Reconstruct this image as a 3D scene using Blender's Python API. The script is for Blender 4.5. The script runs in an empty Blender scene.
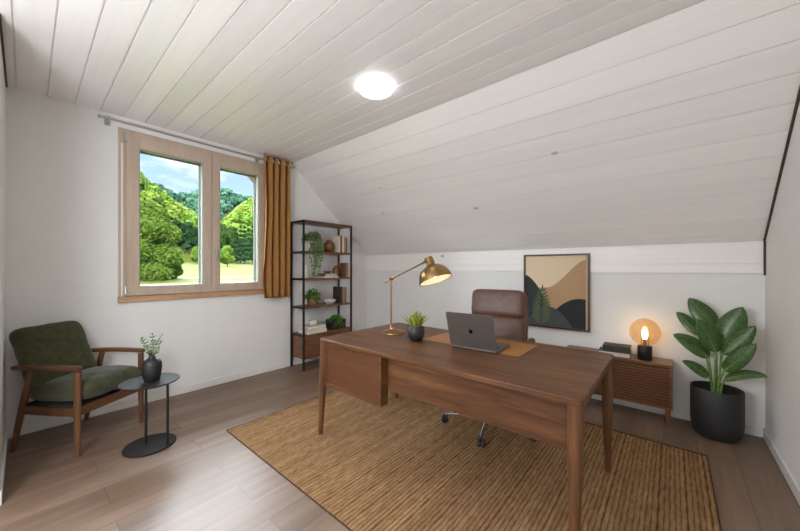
import bpy, bmesh, math, random
import numpy as np
from mathutils import Vector, Matrix, noise

random.seed(7)
rng = np.random.default_rng(7)
C = bpy.context.scene.collection
scene = bpy.context.scene
PI = math.pi

# ------------------------------------------------------------------ helpers
class G:
    """collects shapes that belong to ONE part"""
    def __init__(self):
        self.v = []; self.f = []
    def add(self, vs, fs):
        o = len(self.v)
        self.v.extend([tuple(p) for p in vs])
        self.f.extend([tuple(i + o for i in q) for q in fs])
        return self
    def box(self, x0, x1, y0, y1, z0, z1, M=None):
        vs = [(x0,y0,z0),(x1,y0,z0),(x1,y1,z0),(x0,y1,z0),(x0,y0,z1),(x1,y0,z1),(x1,y1,z1),(x0,y1,z1)]
        if M is not None: vs = [tuple(M @ Vector(p)) for p in vs]
        return self.add(vs, [(0,3,2,1),(4,5,6,7),(0,1,5,4),(1,2,6,5),(2,3,7,6),(3,0,4,7)])
    def tube(self, pts, rad, n=12, cap=True):
        pts = [Vector(p) for p in pts]
        if not hasattr(rad, '__len__'): rad = [rad]*len(pts)
        t0 = (pts[1]-pts[0]).normalized()
        ref = Vector((0,0,1)) if abs(t0.z) < .9 else Vector((1,0,0))
        u = t0.cross(ref).normalized()
        vs = []; fs = []
        for i, p in enumerate(pts):
            if i == 0: t = pts[1]-pts[0]
            elif i == len(pts)-1: t = pts[-1]-pts[-2]
            else: t = (pts[i+1]-pts[i]).normalized()+(pts[i]-pts[i-1]).normalized()
            t.normalize()
            u = (u - t*u.dot(t)).normalized(); w = t.cross(u)
            for k in range(n):
                a = 2*PI*k/n
                vs.append(p + (u*math.cos(a)+w*math.sin(a))*rad[i])
        for i in range(len(pts)-1):
            for k in range(n):
                a = i*n+k; b = i*n+(k+1)%n
                fs.append((a,b,b+n,a+n))
        if cap:
            fs.append(tuple(range(n-1,-1,-1))); m = (len(pts)-1)*n
            fs.append(tuple(range(m, m+n)))
        return self.add(vs, fs)
    def lathe(self, prof, n=32, c=(0,0,0), M=None, cap=True):
        vs = []; fs = []; idx = []
        for (r, z) in prof:
            if r < 1e-6:
                idx.append([len(vs)]); vs.append(Vector((0,0,z)))
            else:
                idx.append(list(range(len(vs), len(vs)+n)))
                for k in range(n):
                    a = 2*PI*k/n; vs.append(Vector((r*math.cos(a), r*math.sin(a), z)))
        for a, b in zip(idx[:-1], idx[1:]):
            if len(a) == 1 and len(b) == 1: continue
            for k in range(n):
                k2 = (k+1) % n
                if len(a) == 1: fs.append((a[0], b[k2], b[k]))
                elif len(b) == 1: fs.append((a[k], a[k2], b[0]))
                else: fs.append((a[k], a[k2], b[k2], b[k]))
        if cap and len(idx[0]) > 1: fs.append(tuple(reversed(idx[0])))
        if cap and len(idx[-1]) > 1: fs.append(tuple(idx[-1]))
        c = Vector(c)
        vs = [(M @ p if M is not None else p) + c for p in vs]
        return self.add(vs, fs)
    def prism(self, poly, z0, z1, M=None):
        n = len(poly)
        vs = [Vector((x,y,z0)) for x,y in poly]+[Vector((x,y,z1)) for x,y in poly]
        if M is not None: vs = [M @ p for p in vs]
        fs = [tuple(range(n-1,-1,-1)), tuple(range(n,2*n))]
        fs += [(i,(i+1)%n,(i+1)%n+n,i+n) for i in range(n)]
        return self.add(vs, fs)
    def grid(self, fn, nu, nv):
        vs = [fn(i/nu, j/nv) for i in range(nu+1) for j in range(nv+1)]
        m = nv+1
        fs = [(i*m+j, (i+1)*m+j, (i+1)*m+j+1, i*m+j+1) for i in range(nu) for j in range(nv)]
        return self.add(vs, fs)
    def cushion(self, sx, sy, sz, M=None, crown=.35, n=18, corner=5., edge=.55):
        """upholstered block: rounded outline, rounded rim, crowned faces"""
        vs = []; m = n+1
        def sq(u, v):
            k = (abs(u)**corner+abs(v)**corner)**(1/corner)
            mx = max(abs(u),abs(v))
            s = mx/k if k > 1e-9 else 1
            return u*s, v*s, mx
        fs = []
        for side in (1,-1):
            for i in range(m):
                for j in range(m):
                    u = math.sin((2*i/n-1)*PI/2*.96)/math.sin(PI/2*.96); v = math.sin((2*j/n-1)*PI/2*.96)/math.sin(PI/2*.96)
                    x, y, mx = sq(u, v)
                    h = (1-mx**9)**.5*(1-crown*(1-(1-x*x)*(1-y*y))) if mx < 1 else 0
                    vs.append(Vector((x*sx/2, y*sy/2, side*sz/2*max(h, 0)*(1 if mx<1 else 0))))
        for i in range(n):
            for j in range(n):
                a = i*m+j; q = (a, a+m, a+m+1, a+1); fs.append(q)
                o = m*m; fs.append(tuple(reversed([k+o for k in q])))
        if M is not None: vs = [M @ p for p in vs]
        return self.add(vs, fs)
    def build(self, name, mat, parent=None, smooth=None, bevel=0, seg=2, weld=False, sub=0):
        me = bpy.data.meshes.new(name)
        me.from_pydata(self.v, [], self.f); me.update()
        bm = bmesh.new(); bm.from_mesh(me)
        if weld: bmesh.ops.remove_doubles(bm, verts=bm.verts, dist=1e-5)
        bmesh.ops.recalc_face_normals(bm, faces=bm.faces)
        bm.to_mesh(me); bm.free()
        if smooth is not None:
            me.polygons.foreach_set('use_smooth', [True]*len(me.polygons))
            me.set_sharp_from_angle(angle=math.radians(smooth))
        o = bpy.data.objects.new(name, me); C.objects.link(o)
        if mat: me.materials.append(mat)
        if parent: o.parent = parent
        if bevel:
            b = o.modifiers.new('Bevel', 'BEVEL'); b.width = bevel; b.segments = seg; b.limit_method = 'ANGLE'; b.angle_limit = math.radians(40)
            if smooth is None:
                me.polygons.foreach_set('use_smooth', [True]*len(me.polygons)); me.set_sharp_from_angle(angle=math.radians(35))
                b.harden_normals = True
        if sub:
            s = o.modifiers.new('Sub', 'SUBSURF'); s.levels = sub; s.render_levels = sub
        return o

def tag(o, label, cat, group=None):
    o['label'] = label; o['category'] = cat
    if group: o['group'] = group
    return o
def thing(name, label, cat, loc=(0,0,0), rz=0, group=None):
    o = bpy.data.objects.new(name, None); C.objects.link(o)
    o.location = loc; o.rotation_euler = (0,0,rz); o.empty_display_size = .05
    return tag(o, label, cat, group)
def struct(o, label=None):
    o['kind'] = 'structure'
    if label: o['label'] = label
    return o
def rrect(x0, x1, y0, y1, r, n=6):
    out = []
    for cx, cy, a0 in ((x1-r,y1-r,0),(x0+r,y1-r,90),(x0+r,y0+r,180),(x1-r,y0+r,270)):
        for k in range(n+1):
            a = math.radians(a0+90*k/n); out.append((cx+r*math.cos(a), cy+r*math.sin(a)))
    return out
def bez(p0, p1, p2, n=8):
    p0, p1, p2 = Vector(p0), Vector(p1), Vector(p2)
    return [p0*(1-t)**2+p1*2*t*(1-t)+p2*t*t for t in [i/n for i in range(n+1)]]
def axis_matrix(origin, z, x=None):
    z = Vector(z).normalized()
    x = Vector(x) if x is not None else (Vector((1,0,0)) if abs(z.x) < .9 else Vector((0,1,0)))
    x = (x - z*x.dot(z)).normalized(); y = z.cross(x)
    return Matrix.Translation(origin) @ Matrix((x,y,z)).transposed().to_4x4()
def np_mesh(name, V, F, mat, smooth=True, attr=None):
    me = bpy.data.meshes.new(name)
    V = np.asarray(V, np.float32); F = np.asarray(F, np.int32); k = F.shape[1]
    me.vertices.add(len(V)); me.vertices.foreach_set('co', V.ravel())
    me.loops.add(F.size); me.loops.foreach_set('vertex_index', F.ravel())
    me.polygons.add(len(F)); me.polygons.foreach_set('loop_start', np.arange(0, F.size, k, dtype=np.int32))
    if attr is not None:
        a = me.attributes.new('tint', 'FLOAT', 'POINT'); a.data.foreach_set('value', np.asarray(attr, np.float32))
    me.update(calc_edges=True)
    me.polygons.foreach_set('use_smooth', [bool(smooth)]*len(F))
    o = bpy.data.objects.new(name, me); C.objects.link(o); me.materials.append(mat)
    return o

# ------------------------------------------------------------------ materials
def lin(h):
    h = h.lstrip('#'); c = [int(h[i:i+2],16)/255 for i in (0,2,4)]
    return tuple(x/12.92 if x <= .04045 else ((x+.055)/1.055)**2.4 for x in c)+(1,)
class N:
    def __init__(self, name):
        self.m = bpy.data.materials.new(name); self.m.use_nodes = True
        self.t = self.m.node_tree; self.n = self.t.nodes; self.n.clear()
        self.out = self.n.new('ShaderNodeOutputMaterial')
    def new(self, t, **kw):
        x = self.n.new('ShaderNode'+t)
        for k, v in kw.items():
            if k.startswith('_'): setattr(x, k[1:], v)
            else:
                key = k.replace('__',' ')
                x.inputs[int(key[1:]) if key[0]=='i' and key[1:].isdigit() else key].default_value = v
        return x
    def link(self, a, ao, b, bi): self.t.links.new(a.outputs[ao], b.inputs[bi])
    def bsdf(self, **kw):
        b = self.new('BsdfPrincipled', **kw); self.link(b, 'BSDF', self.out, 'Surface'); return b
    def coords(self, scale=(1,1,1), kind='Object', rot=(0,0,0)):
        tc = self.new('TexCoord'); mp = self.new('Mapping'); mp.inputs['Scale'].default_value = scale; mp.inputs['Rotation'].default_value = rot
        self.link(tc, kind, mp, 'Vector'); return mp
    def ramp(self, stops, interp='LINEAR'):
        r = self.new('ValToRGB'); e = r.color_ramp.elements; r.color_ramp.interpolation = interp
        while len(e) < len(stops): e.new(.5)
        for i, (p, c) in enumerate(stops): e[i].position = p; e[i].color = c
        return r
    def bump(self, src, sock, strength, dist, bsdf):
        b = self.new('Bump'); b.inputs['Strength'].default_value = strength; b.inputs['Distance'].default_value = dist
        self.link(src, sock, b, 'Height'); self.link(b, 'Normal', bsdf, 'Normal'); return b

def plain(name, col, rough=.5, metal=0, var=.06, scale=30, bump=0, bdist=.001, **kw):
    m = N(name); b = m.bsdf(Roughness=rough, Metallic=metal, **kw)
    c = lin(col); mp = m.coords((scale,)*3); no = m.new('TexNoise', Detail=4.); m.link(mp,0,no,'Vector')
    r = m.ramp([(.3, tuple(x*(1-var) for x in c[:3])+(1,)), (.7, tuple(min(1,x*(1+var)) for x in c[:3])+(1,))])
    m.link(no,'Fac',r,0); m.link(r,0,b,'Base Color')
    if bump: m.bump(no,'Fac',bump,bdist,b)
    return m.m
def wood(name, dark, mid, light, axis='x', rough=.38, grain=1., coat=0, soft=.8, spec=.5):
    m = N(name); b = m.bsdf(Roughness=rough); b.inputs['Specular IOR Level'].default_value = spec
    if coat: b.inputs['Coat Weight'].default_value = coat
    s = {'x':(1.1,16,16),'y':(16,1.1,16),'z':(16,16,1.1)}[axis]
    mp = m.coords(tuple(k*grain for k in s))
    n1 = m.new('TexNoise', Scale=1., Detail=5., Roughness=.6, Distortion=.6); m.link(mp,0,n1,'Vector')
    mp2 = m.coords(tuple(k*grain*5 for k in s)); n2 = m.new('TexNoise', Scale=1.3, Detail=3.); m.link(mp2,0,n2,'Vector')
    r1 = m.ramp([(.28,lin(dark)),(.5,lin(mid)),(.72,lin(light))]); m.link(n1,'Fac',r1,0)
    r2 = m.ramp([(.3,(.72,.72,.72,1)),(.65,(1.08,1.08,1.08,1))]); m.link(n2,'Fac',r2,0)
    mx = m.new('Mix', _data_type='RGBA', _blend_type='MULTIPLY'); mx.inputs[0].default_value = soft
    m.link(r1,0,mx,6); m.link(r2,0,mx,7); m.link(mx,2,b,'Base Color')
    m.bump(n2,'Fac',.12,.001,b)
    return m.m

M = {}
for ax in 'xyz':
    M['walnut_'+ax] = wood('walnut_'+ax, '#4a2d1a', '#65422a', '#7c5637', ax, .42, spec=.3)
    M['shelfwood_'+ax] = wood('shelf_wood_'+ax, '#533520', '#734b30', '#885d3d', ax, .42)
    M['credwood_'+ax] = wood('credenza_wood_'+ax, '#5f3b23', '#825434', '#986743', ax, .35)
    M['walnut_soft'] = wood('walnut_panel', '#553520', '#613e27', '#6c472e', 'x', .42, soft=.35, spec=.3)
    M['slat'] = wood('slat_wood', '#7a4f32', '#825434', '#8a5b3a', 'x', .4, soft=.2)
    M['teak_'+ax] = wood('chair_wood_'+ax, '#4a2f1c', '#66422a', '#7a5337', ax, .35)
    M['sash_'+ax] = wood('window_wood_'+ax, '#b3a08e', '#bca896', '#c4b1a0', ax, .5, .8, soft=.25)
M['sillwood'] = wood('sill_wood', '#a5825f', '#b9926d', '#c7a380', 'y', .5)

def wall_mat(name, col):
    m = N(name); b = m.bsdf(Roughness=.85); c = lin(col)
    mp = m.coords((1.3,)*3); n = m.new('TexNoise', Detail=3.); m.link(mp,0,n,'Vector')
    r = m.ramp([(.3,tuple(x*.975 for x in c[:3])+(1,)),(.7,c)]); m.link(n,'Fac',r,0); m.link(r,0,b,'Base Color')
    mp2 = m.coords((160,)*3); n2 = m.new('TexNoise', Detail=2.); m.link(mp2,0,n2,'Vector'); m.bump(n2,'Fac',.1,.001,b)
    return m.m
M['wall'] = wall_mat('wall_plaster', '#e6e5e3')
M['trimwhite'] = plain('baseboard_paint', '#e4e2df', .45, var=.01)
M['gap'] = plain('shadow_gap_and_eave_brown', '#4a3426', .6)  # painted shade on strips and slat gaps, plain brown on the overhang

def ceiling_mat(name, col, width, knots=0.):
    m = N(name); b = m.bsdf(Roughness=.42); c = lin(col)
    tc = m.new('TexCoord')
    mp = m.new('Mapping'); mp.inputs['Scale'].default_value = (.7, 22, 22); m.link(tc,'Object',mp,0)
    n = m.new('TexNoise', Scale=1., Detail=5., Roughness=.6, Distortion=.4); m.link(mp,0,n,'Vector')
    r = m.ramp([(.3,tuple(x*.965 for x in c[:3])+(1,)),(.7,tuple(min(1,x*1.02) for x in c[:3])+(1,))]); m.link(n,'Fac',r,0)
    last = r; ls = 0
    # each board a touch lighter or darker
    at = m.new('Attribute'); at.attribute_name = 'tint'
    mm = m.new('MapRange'); m.link(at,'Fac',mm,0); mm.inputs[3].default_value=.95; mm.inputs[4].default_value=1.03
    mx = m.new('Mix', _data_type='RGBA', _blend_type='MULTIPLY'); mx.inputs[0].default_value=1
    m.link(last,ls,mx,6); m.link(mm,0,mx,7); last, ls = mx, 2
    if knots:
        mk = m.new('Mapping'); mk.inputs['Scale'].default_value = (1.9,3.4,3.4); m.link(tc,'Object',mk,0)
        vo = m.new('TexVoronoi', Scale=1.); m.link(mk,0,vo,'Vector')
        kr = m.ramp([(.035,(1,1,1,1)),(.075,(0,0,0,1))]); m.link(vo,'Distance',kr,0)
        sel = m.new('SeparateColor'); m.link(vo,'Color',sel,0)
        gt = m.new('Math', _operation='GREATER_THAN'); gt.inputs[1].default_value=.45; m.link(sel,0,gt,0)
        mu = m.new('Math', _operation='MULTIPLY'); m.link(kr,0,mu,0); m.link(gt,0,mu,1)
        mu2 = m.new('Math', _operation='MULTIPLY'); m.link(mu,0,mu2,0); mu2.inputs[1].default_value=knots
        k = m.new('Mix', _data_type='RGBA'); m.link(mu2,0,k,0); m.link(last,ls,k,6); k.inputs[7].default_value=lin('#857d74'); last, ls = k, 2
    m.link(last,ls,b,'Base Color'); m.bump(n,'Fac',.06,.002,b)
    return m.m
M['ceil'] = ceiling_mat('whitewashed_boards_flat', '#f1eeec', .155)
M['slope'] = ceiling_mat('whitewashed_boards_slope', '#f0edea', .19, .55)

def floor_mat():
    m = N('laminate_floor'); b = m.bsdf(Roughness=.32)
    tc = m.new('TexCoord')
    mp = m.new('Mapping'); mp.inputs['Rotation'].default_value = (0,0,PI/2); mp.inputs['Location'].default_value=(.3,.05,0); m.link(tc,'Object',mp,0)
    br = m.new('TexBrick', Scale=1.); br.offset=.37; br.inputs['Brick Width'].default_value=1.38; br.inputs['Row Height'].default_value=.19
    br.inputs['Mortar Size'].default_value=.0018; br.inputs['Color1'].default_value=(0,0,0,1); br.inputs['Color2'].default_value=(1,1,1,1); br.inputs['Mortar'].default_value=(.5,.5,.5,1); br.inputs['Bias'].default_value=0
    m.link(mp,0,br,'Vector')
    # grain, shifted per plank
    mg = m.new('Mapping'); mg.inputs['Scale'].default_value=(14,.9,1); m.link(tc,'Object',mg,0)
    ad = m.new('VectorMath', _operation='ADD'); m.link(mg,0,ad,0)
    sc = m.new('VectorMath', _operation='SCALE'); m.link(br,'Color',sc,0); sc.inputs['Scale'].default_value=37.; m.link(sc,0,ad,1)
    n = m.new('TexNoise', Scale=1., Detail=6., Roughness=.62, Distortion=.5); m.link(ad,0,n,'Vector')
    r = m.ramp([(.25,lin('#655042')),(.5,lin('#7b6453')),(.78,lin('#907968'))]); m.link(n,'Fac',r,0)
    pv = m.new('MapRange'); m.link(br,'Color',pv,0); pv.inputs[3].default_value=.86; pv.inputs[4].default_value=1.1
    mx = m.new('Mix', _data_type='RGBA', _blend_type='MULTIPLY'); mx.inputs[0].default_value=1; m.link(r,0,mx,6); m.link(pv,0,mx,7)
    k = m.new('Mix', _data_type='RGBA'); m.link(br,'Fac',k,0); m.link(mx,2,k,6); k.inputs[7].default_value=lin('#5a4a42')
    m.link(k,2,b,'Base Color')
    rr = m.new('MapRange'); m.link(n,'Fac',rr,0); rr.inputs[3].default_value=.36; rr.inputs[4].default_value=.48; m.link(rr,0,b,'Roughness')
    m.bump(n,'Fac',.08,.001,b)
    return m.m
M['floor'] = floor_mat()

def rug_mat():
    m = N('jute_weave'); b = m.bsdf(Roughness=.95)
    b.inputs['Specular IOR Level'].default_value = .1
    mp = m.coords((70,22,60)); n = m.new('TexNoise', Scale=1., Detail=4., Roughness=.7); m.link(mp,0,n,'Vector')
    mp2 = m.coords((2.2,1.2,1)); n2 = m.new('TexNoise', Detail=2.); m.link(mp2,0,n2,'Vector')
    r = m.ramp([(.25,lin('#806549')),(.5,lin('#9e7c59')),(.75,lin('#b5946e'))]); m.link(n,'Fac',r,0)
    r2 = m.ramp([(.35,(.9,.88,.86,1)),(.65,(1.04,1.04,1.04,1))]); m.link(n2,'Fac',r2,0)
    mx = m.new('Mix', _data_type='RGBA', _blend_type='MULTIPLY'); mx.inputs[0].default_value=1; m.link(r,0,mx,6); m.link(r2,0,mx,7)
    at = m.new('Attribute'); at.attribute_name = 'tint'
    r3 = m.ramp([(.0,lin('#b39a80')),(.75,(.86,.86,.86,1)),(1.,(1.06,1.06,1.06,1))]); m.link(at,'Fac',r3,0)  # low end of tint is the shade painted into the rib valleys
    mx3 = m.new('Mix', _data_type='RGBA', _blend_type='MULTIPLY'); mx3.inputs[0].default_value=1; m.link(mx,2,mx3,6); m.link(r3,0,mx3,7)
    m.link(mx3,2,b,'Base Color')
    mp3 = m.coords((240,95,95)); n3 = m.new('TexNoise', Detail=3.); m.link(mp3,0,n3,'Vector'); m.bump(n3,'Fac',.7,.004,b)
    return m.m
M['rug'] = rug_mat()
M['rugedge'] = plain('rug_binding', '#4a3222', .9, var=.1)

def fabric(name, col, sheen=.3, rough=.9, scale=400, big=5, bigvar=.18):
    m = N(name); b = m.bsdf(Roughness=rough); b.inputs['Sheen Weight'].default_value=sheen; b.inputs['Sheen Roughness'].default_value=.45
    b.inputs['Specular IOR Level'].default_value=.2
    c = lin(col); mp = m.coords((big,)*3); n = m.new('TexNoise', Detail=4.); m.link(mp,0,n,'Vector')
    r = m.ramp([(.3,tuple(x*(1-bigvar) for x in c[:3])+(1,)),(.7,tuple(x*(1+bigvar) for x in c[:3])+(1,))]); m.link(n,'Fac',r,0); m.link(r,0,b,'Base Color')
    mp2 = m.coords((scale,)*3); n2 = m.new('TexNoise', Detail=2.); m.link(mp2,0,n2,'Vector'); m.bump(n2,'Fac',.25,.001,b)
    return m.m
M['velvet'] = fabric('olive_velvet', '#40412c', .25, bigvar=.3)
M['webbing'] = plain('dark_webbing', '#1d1b18', .9)
M['curtain'] = fabric('ochre_cotton', '#9d7040', .08, .85, 500, 3, .06)
M['blackmetal'] = plain('black_metal', '#1f1e1e', .45, .3)
M['tableblack'] = plain('black_stained_wood', '#2a2827', .6, var=.15, scale=14, **{'Specular IOR Level': .15})
M['vaseblack'] = plain('black_stoneware', '#222222', .42, bump=.15)
M['potblack'] = plain('matte_black_planter', '#2a2a2b', .5, bump=.05)
M['steel'] = plain('satin_steel', '#b4b2ae', .35, .7)
M['chrome'] = plain('chrome', '#c9c9c9', .12, 1)
M['silverhinge'] = plain('hinge_nickel', '#c6c4c0', .3, .9)
M['bead'] = plain('glazing_bead', '#8f9288', .5, var=.02)
M['gasket'] = plain('dark_gasket', '#4b4c46', .6, var=.02)
M['whiteplastic'] = plain('white_plastic', '#e0ded8', .4, var=.01)
M['brass'] = plain('aged_brass', '#a3835a', .3, 1, .12, 40)
M['brassin'] = plain('shade_inner_white', '#f2e7d2', .5)
M['leather'] = None
def leather(name, col, rough=.36):
    m = N(name); b = m.bsdf(Roughness=rough); c = lin(col)
    mp = m.coords((6,)*3); n = m.new('TexNoise', Detail=5.); m.link(mp,0,n,'Vector')
    r = m.ramp([(.3,tuple(x*.8 for x in c[:3])+(1,)),(.7,tuple(x*1.18 for x in c[:3])+(1,))]); m.link(n,'Fac',r,0); m.link(r,0,b,'Base Color')
    mp2 = m.coords((180,)*3); v = m.new('TexVoronoi'); m.link(mp2,0,v,'Vector'); bb_ = m.bump(v,'Distance',.12,.001,b)
    mp3 = m.coords((14,14,5)); n3 = m.new('TexNoise', Detail=3., Distortion=1.2); m.link(mp3,0,n3,'Vector'); b3 = m.new('Bump'); b3.inputs['Strength'].default_value=.35; b3.inputs['Distance'].default_value=.012; m.link(n3,'Fac',b3,'Height'); m.link(b3,'Normal',bb_,'Normal')
    return m.m
M['leather'] = leather('brown_leather', '#5f4338', .34)
M['matleather'] = leather('tan_leather', '#a06a35', .45)
M['rubber'] = plain('black_rubber', '#17181a', .4)
M['laptop'] = plain('space_grey_aluminium', '#625c57', .45, .4, .03)
M['laptopdark'] = plain('laptop_dark', '#1a1a1c', .35)
M['emblem'] = plain('polished_dark_emblem', '#1d1a18', .15, .8)
M['screen'] = plain('screen_black_glass', '#0b0c0e', .1)
M['soil'] = plain('soil', '#2b211a', .95, var=.4, scale=60, bump=.6, bdist=.01)
def leafmat(name, c1, c2, rough=.4, vein=None, scale=12, trans=.0):
    m = N(name); b = m.bsdf(Roughness=rough)
    mp = m.coords((scale,)*3); n = m.new('TexNoise', Detail=3.); m.link(mp,0,n,'Vector')
    at = m.new('Attribute'); at.attribute_name='tint'
    a = m.new('Math', _operation='ADD'); m.link(n,'Fac',a,0); m.link(at,'Fac',a,1)
    r = m.ramp([(.3,lin(c1)),(.75,lin(c2))]); m.link(a,0,r,0); m.link(r,0,b,'Base Color')
    return m.m
M['bigleaf'] = leafmat('strelitzia_leaf', '#2f4a22', '#55763a', .33)
M['stalk'] = leafmat('strelitzia_stalk', '#5f8040', '#86a25c', .4)
M['succleaf'] = leafmat('succulent_leaf', '#6f8a34', '#a9ad52', .5)
M['sprigleaf'] = leafmat('sprig_leaf', '#5d7350', '#8b9c74', .55)
M['trailleaf'] = leafmat('trailing_leaf', '#4b6a36', '#84995f', .5)
M['fernleaf'] = leafmat('small_plant_leaf', '#4b7a2f', '#74a046', .5)
M['ceramicwhite'] = plain('white_ceramic', '#d9d4cc', .35)
M['ceramicgold'] = plain('bronze_vase', '#7a5634', .35, .45, .25, 20)
M['paperwhite'] = plain('page_edges', '#d8d0c0', .8)
BOOKC = {k: plain('book_cover_'+k, v, .6) for k, v in dict(cream='#cfc4b0', brown='#6d4a34', tan='#a98a66', dark='#33291f', white='#dedad2', grey='#8d857c', taupe='#857060', black='#282421', slate='#4b4f50').items()}
M['bronzepot'] = plain('brown_pot', '#8a643f', .5, .1, .2, 25)
M['darkbox'] = plain('dark_planter_box', '#26281f', .55)
M['glasspane'] = None
def glass(name, tint, gloss=.05):
    m = N(name); t = m.new('BsdfTransparent'); t.inputs[0].default_value = tint
    g = m.new('BsdfGlossy'); g.inputs['Roughness'].default_value=.02
    fr = m.new('Fresnel', IOR=1.25); mx = m.new('MixShader'); m.link(fr,0,mx,0); m.link(t,0,mx,1); m.link(g,0,mx,2); m.link(mx,0,m.out,'Surface')
    return m.m
M['glasspane'] = glass('window_glass', (.97,.985,.98,1))
def amber():
    m = N('amber_glass'); t = m.new('BsdfTransparent'); t.inputs[0].default_value = (.93,.80,.64,1)
    d = m.new('BsdfTranslucent'); d.inputs[0].default_value = (.46,.33,.20,1)
    g = m.new('BsdfGlossy'); g.inputs['Roughness'].default_value=.05
    a = m.new('MixShader'); a.inputs[0].default_value=.11; m.link(t,0,a,1); m.link(d,0,a,2)
    b = m.new('MixShader'); b.inputs[0].default_value=.07; m.link(a,0,b,1); m.link(g,0,b,2); m.link(b,0,m.out,'Surface')
    return m.m
M['amber'] = amber()
def emit(name, col, s):
    m = N(name); e = m.new('Emission'); e.inputs[0].default_value = lin(col); e.inputs[1].default_value = s; m.link(e,0,m.out,'Surface'); return m.m

# ------------------------------------------------------------------ room shell (metres; camera stands at 0,0,1.28)
XW, XR, YB, YL, H = -3.80, .535, 3.62, -.094, 2.65
YC = 2.255                                    # where the flat ceiling turns into the slope
ZK = 1.48                                     # where the slope meets the low back wall
YF, XJ = -2.3, -2.75                           # the part of the room behind the photographer
W0, W1, WZ0, WZ1 = .560, 1.93, 1.005, 2.535   # window opening

fl = G().box(XW-.3, XR+.3, YF-.3, YB+.3, -.12, 0).build('floor', M['floor']); struct(fl)
w = G()
w.box(XW-.3, XW, YL-.3, W0, 0, H+.2).box(XW-.3, XW, W1, YB+.3, 0, H+.2).box(XW-.3, XW, W0, W1, 0, WZ0).box(XW-.3, XW, W0, W1, WZ1, H+.2)
struct(w.build('wall_left', M['wall']))
struct(G().box(XW-.1, XR+.3, YB, YB+.2, 0, ZK+.3).build('wall_back', M['wall']))
struct(G().box(XR, XR+.2, YF-.3, YB+.2, 0, H+.2).build('wall_right', M['wall']))
struct(G().box(XW-.1, XJ, YL-.2, YL, 0, H+.2).build('wall_front', M['wall']))
struct(G().box(XJ-.2, XJ, YF-.2, YL-.2, 0, H+.2).box(XJ-.2, XR+.2, YF-.2, YF, 0, H+.2).build('wall_rear', M['wall']))

def boards(name, p0, d, nrm, total, wid, gap, depth, mat, first=None, x0=XW-.05, x1=XR+.05):
    """tongue-and-groove boards: profile along d, extruded along X; each board is a closed strip, the grooves are real"""
    V = []; F = []; T = []
    p0 = np.array(p0); d = np.array(d)/np.linalg.norm(d); nrm = np.array(nrm)/np.linalg.norm(nrm)
    s = 0.; cuts = []; nxt = first if first else wid
    while s < total-1e-4:
        e = min(nxt, total); cuts.append((s, e)); s = e; nxt = e+wid
    for k, (a, b) in enumerate(cuts):
        prof = [(a, -.02-depth), (a, -depth), (a+gap*.5, -depth), (a+gap*.5+.0012, 0), (b-gap*.5-.0012, 0), (b-gap*.5, -depth), (b, -depth), (b, -.02-depth)]
        t = random.random(); o = len(V)
        for x in (x0, x1):
            for (q, h) in prof:
                V.append((x, *(p0+d*q+nrm*h))); T.append(t)
        n = len(prof)
        for i in range(n): F.append((o+i, o+(i+1)%n, o+(i+1)%n+n, o+i+n))
    ob = np_mesh(name, V, F, mat, smooth=False, attr=T)
    bm = bmesh.new(); bm.from_mesh(ob.data); bmesh.ops.recalc_face_normals(bm, faces=bm.faces); bm.to_mesh(ob.data); bm.free()
    return struct(ob)
boards('ceiling', (YF-.1, H), (1,0), (0,-1), YC-YF+.1, .155, .0075, .010, M['ceil'], first=((.112-(YF-.1)) % .155))
sl = (YB-YC, ZK-H); sl_len = math.hypot(*sl)
boards('ceiling_slope', (YC, H), sl, (sl[1], -sl[0]), sl_len, .172, .0032, .007, M['slope'])
pu = G().box(XW, XR, YB-.022, YB, 1.237, ZK+.02)
V = []; F = []; T = []
boards('wall_back_boards', (YB-.018, 1.237), (0,1), (-1,0), ZK-1.237+.004, .168, .0045, .008, M['slope'], first=.077, x0=XW, x1=XR)
# roof body above the boards keeps daylight out
struct(G().box(XW-.3, XR+.3, YF-.3, YC+.1, H+.04, H+.3).build('ceiling_backing', M['wall']))
nn = Vector((0, sl[1], -sl[0])).normalized()
Ms = Matrix.Translation((0, YC, H)) @ Matrix(((1,0,0),(0,sl[0]/sl_len,-nn.y),(0,sl[1]/sl_len,-nn.z))).to_4x4()
struct(G().box(XW-.3, XR+.3, -.1, sl_len+.4, .04, .25, Ms).build('roof_backing', M['wall']))
# dark strips painting in the shadow gap where the boards end
g = G().box(XR-.012, XR, -.02, sl_len, -.012, .0, Ms).box(XR-.012, XR, YB-.034, YB-.022, 1.225, ZK); struct(g.build('shadow_gap_strip_1', M['gap']))
struct(G().box(XW, XJ, YL, YL+.010, H-.014, H).build('shadow_gap_strip_2', M['gap']))
# baseboards
struct(G().box(XW, XW+.013, YL, YB, 0, .075).build('baseboard_left', M['trimwhite'], bevel=.004))
struct(G().box(XW, XR, YB-.013, YB, 0, .075).build('baseboard_back', M['trimwhite'], bevel=.004))
struct(G().box(XR-.013, XR, YF, YB, 0, .075).build('baseboard_right', M['trimwhite'], bevel=.004))
struct(G().box(XW, XJ, YL, YL+.013, 0, .075).build('baseboard_front', M['trimwhite'], bevel=.004))

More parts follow.
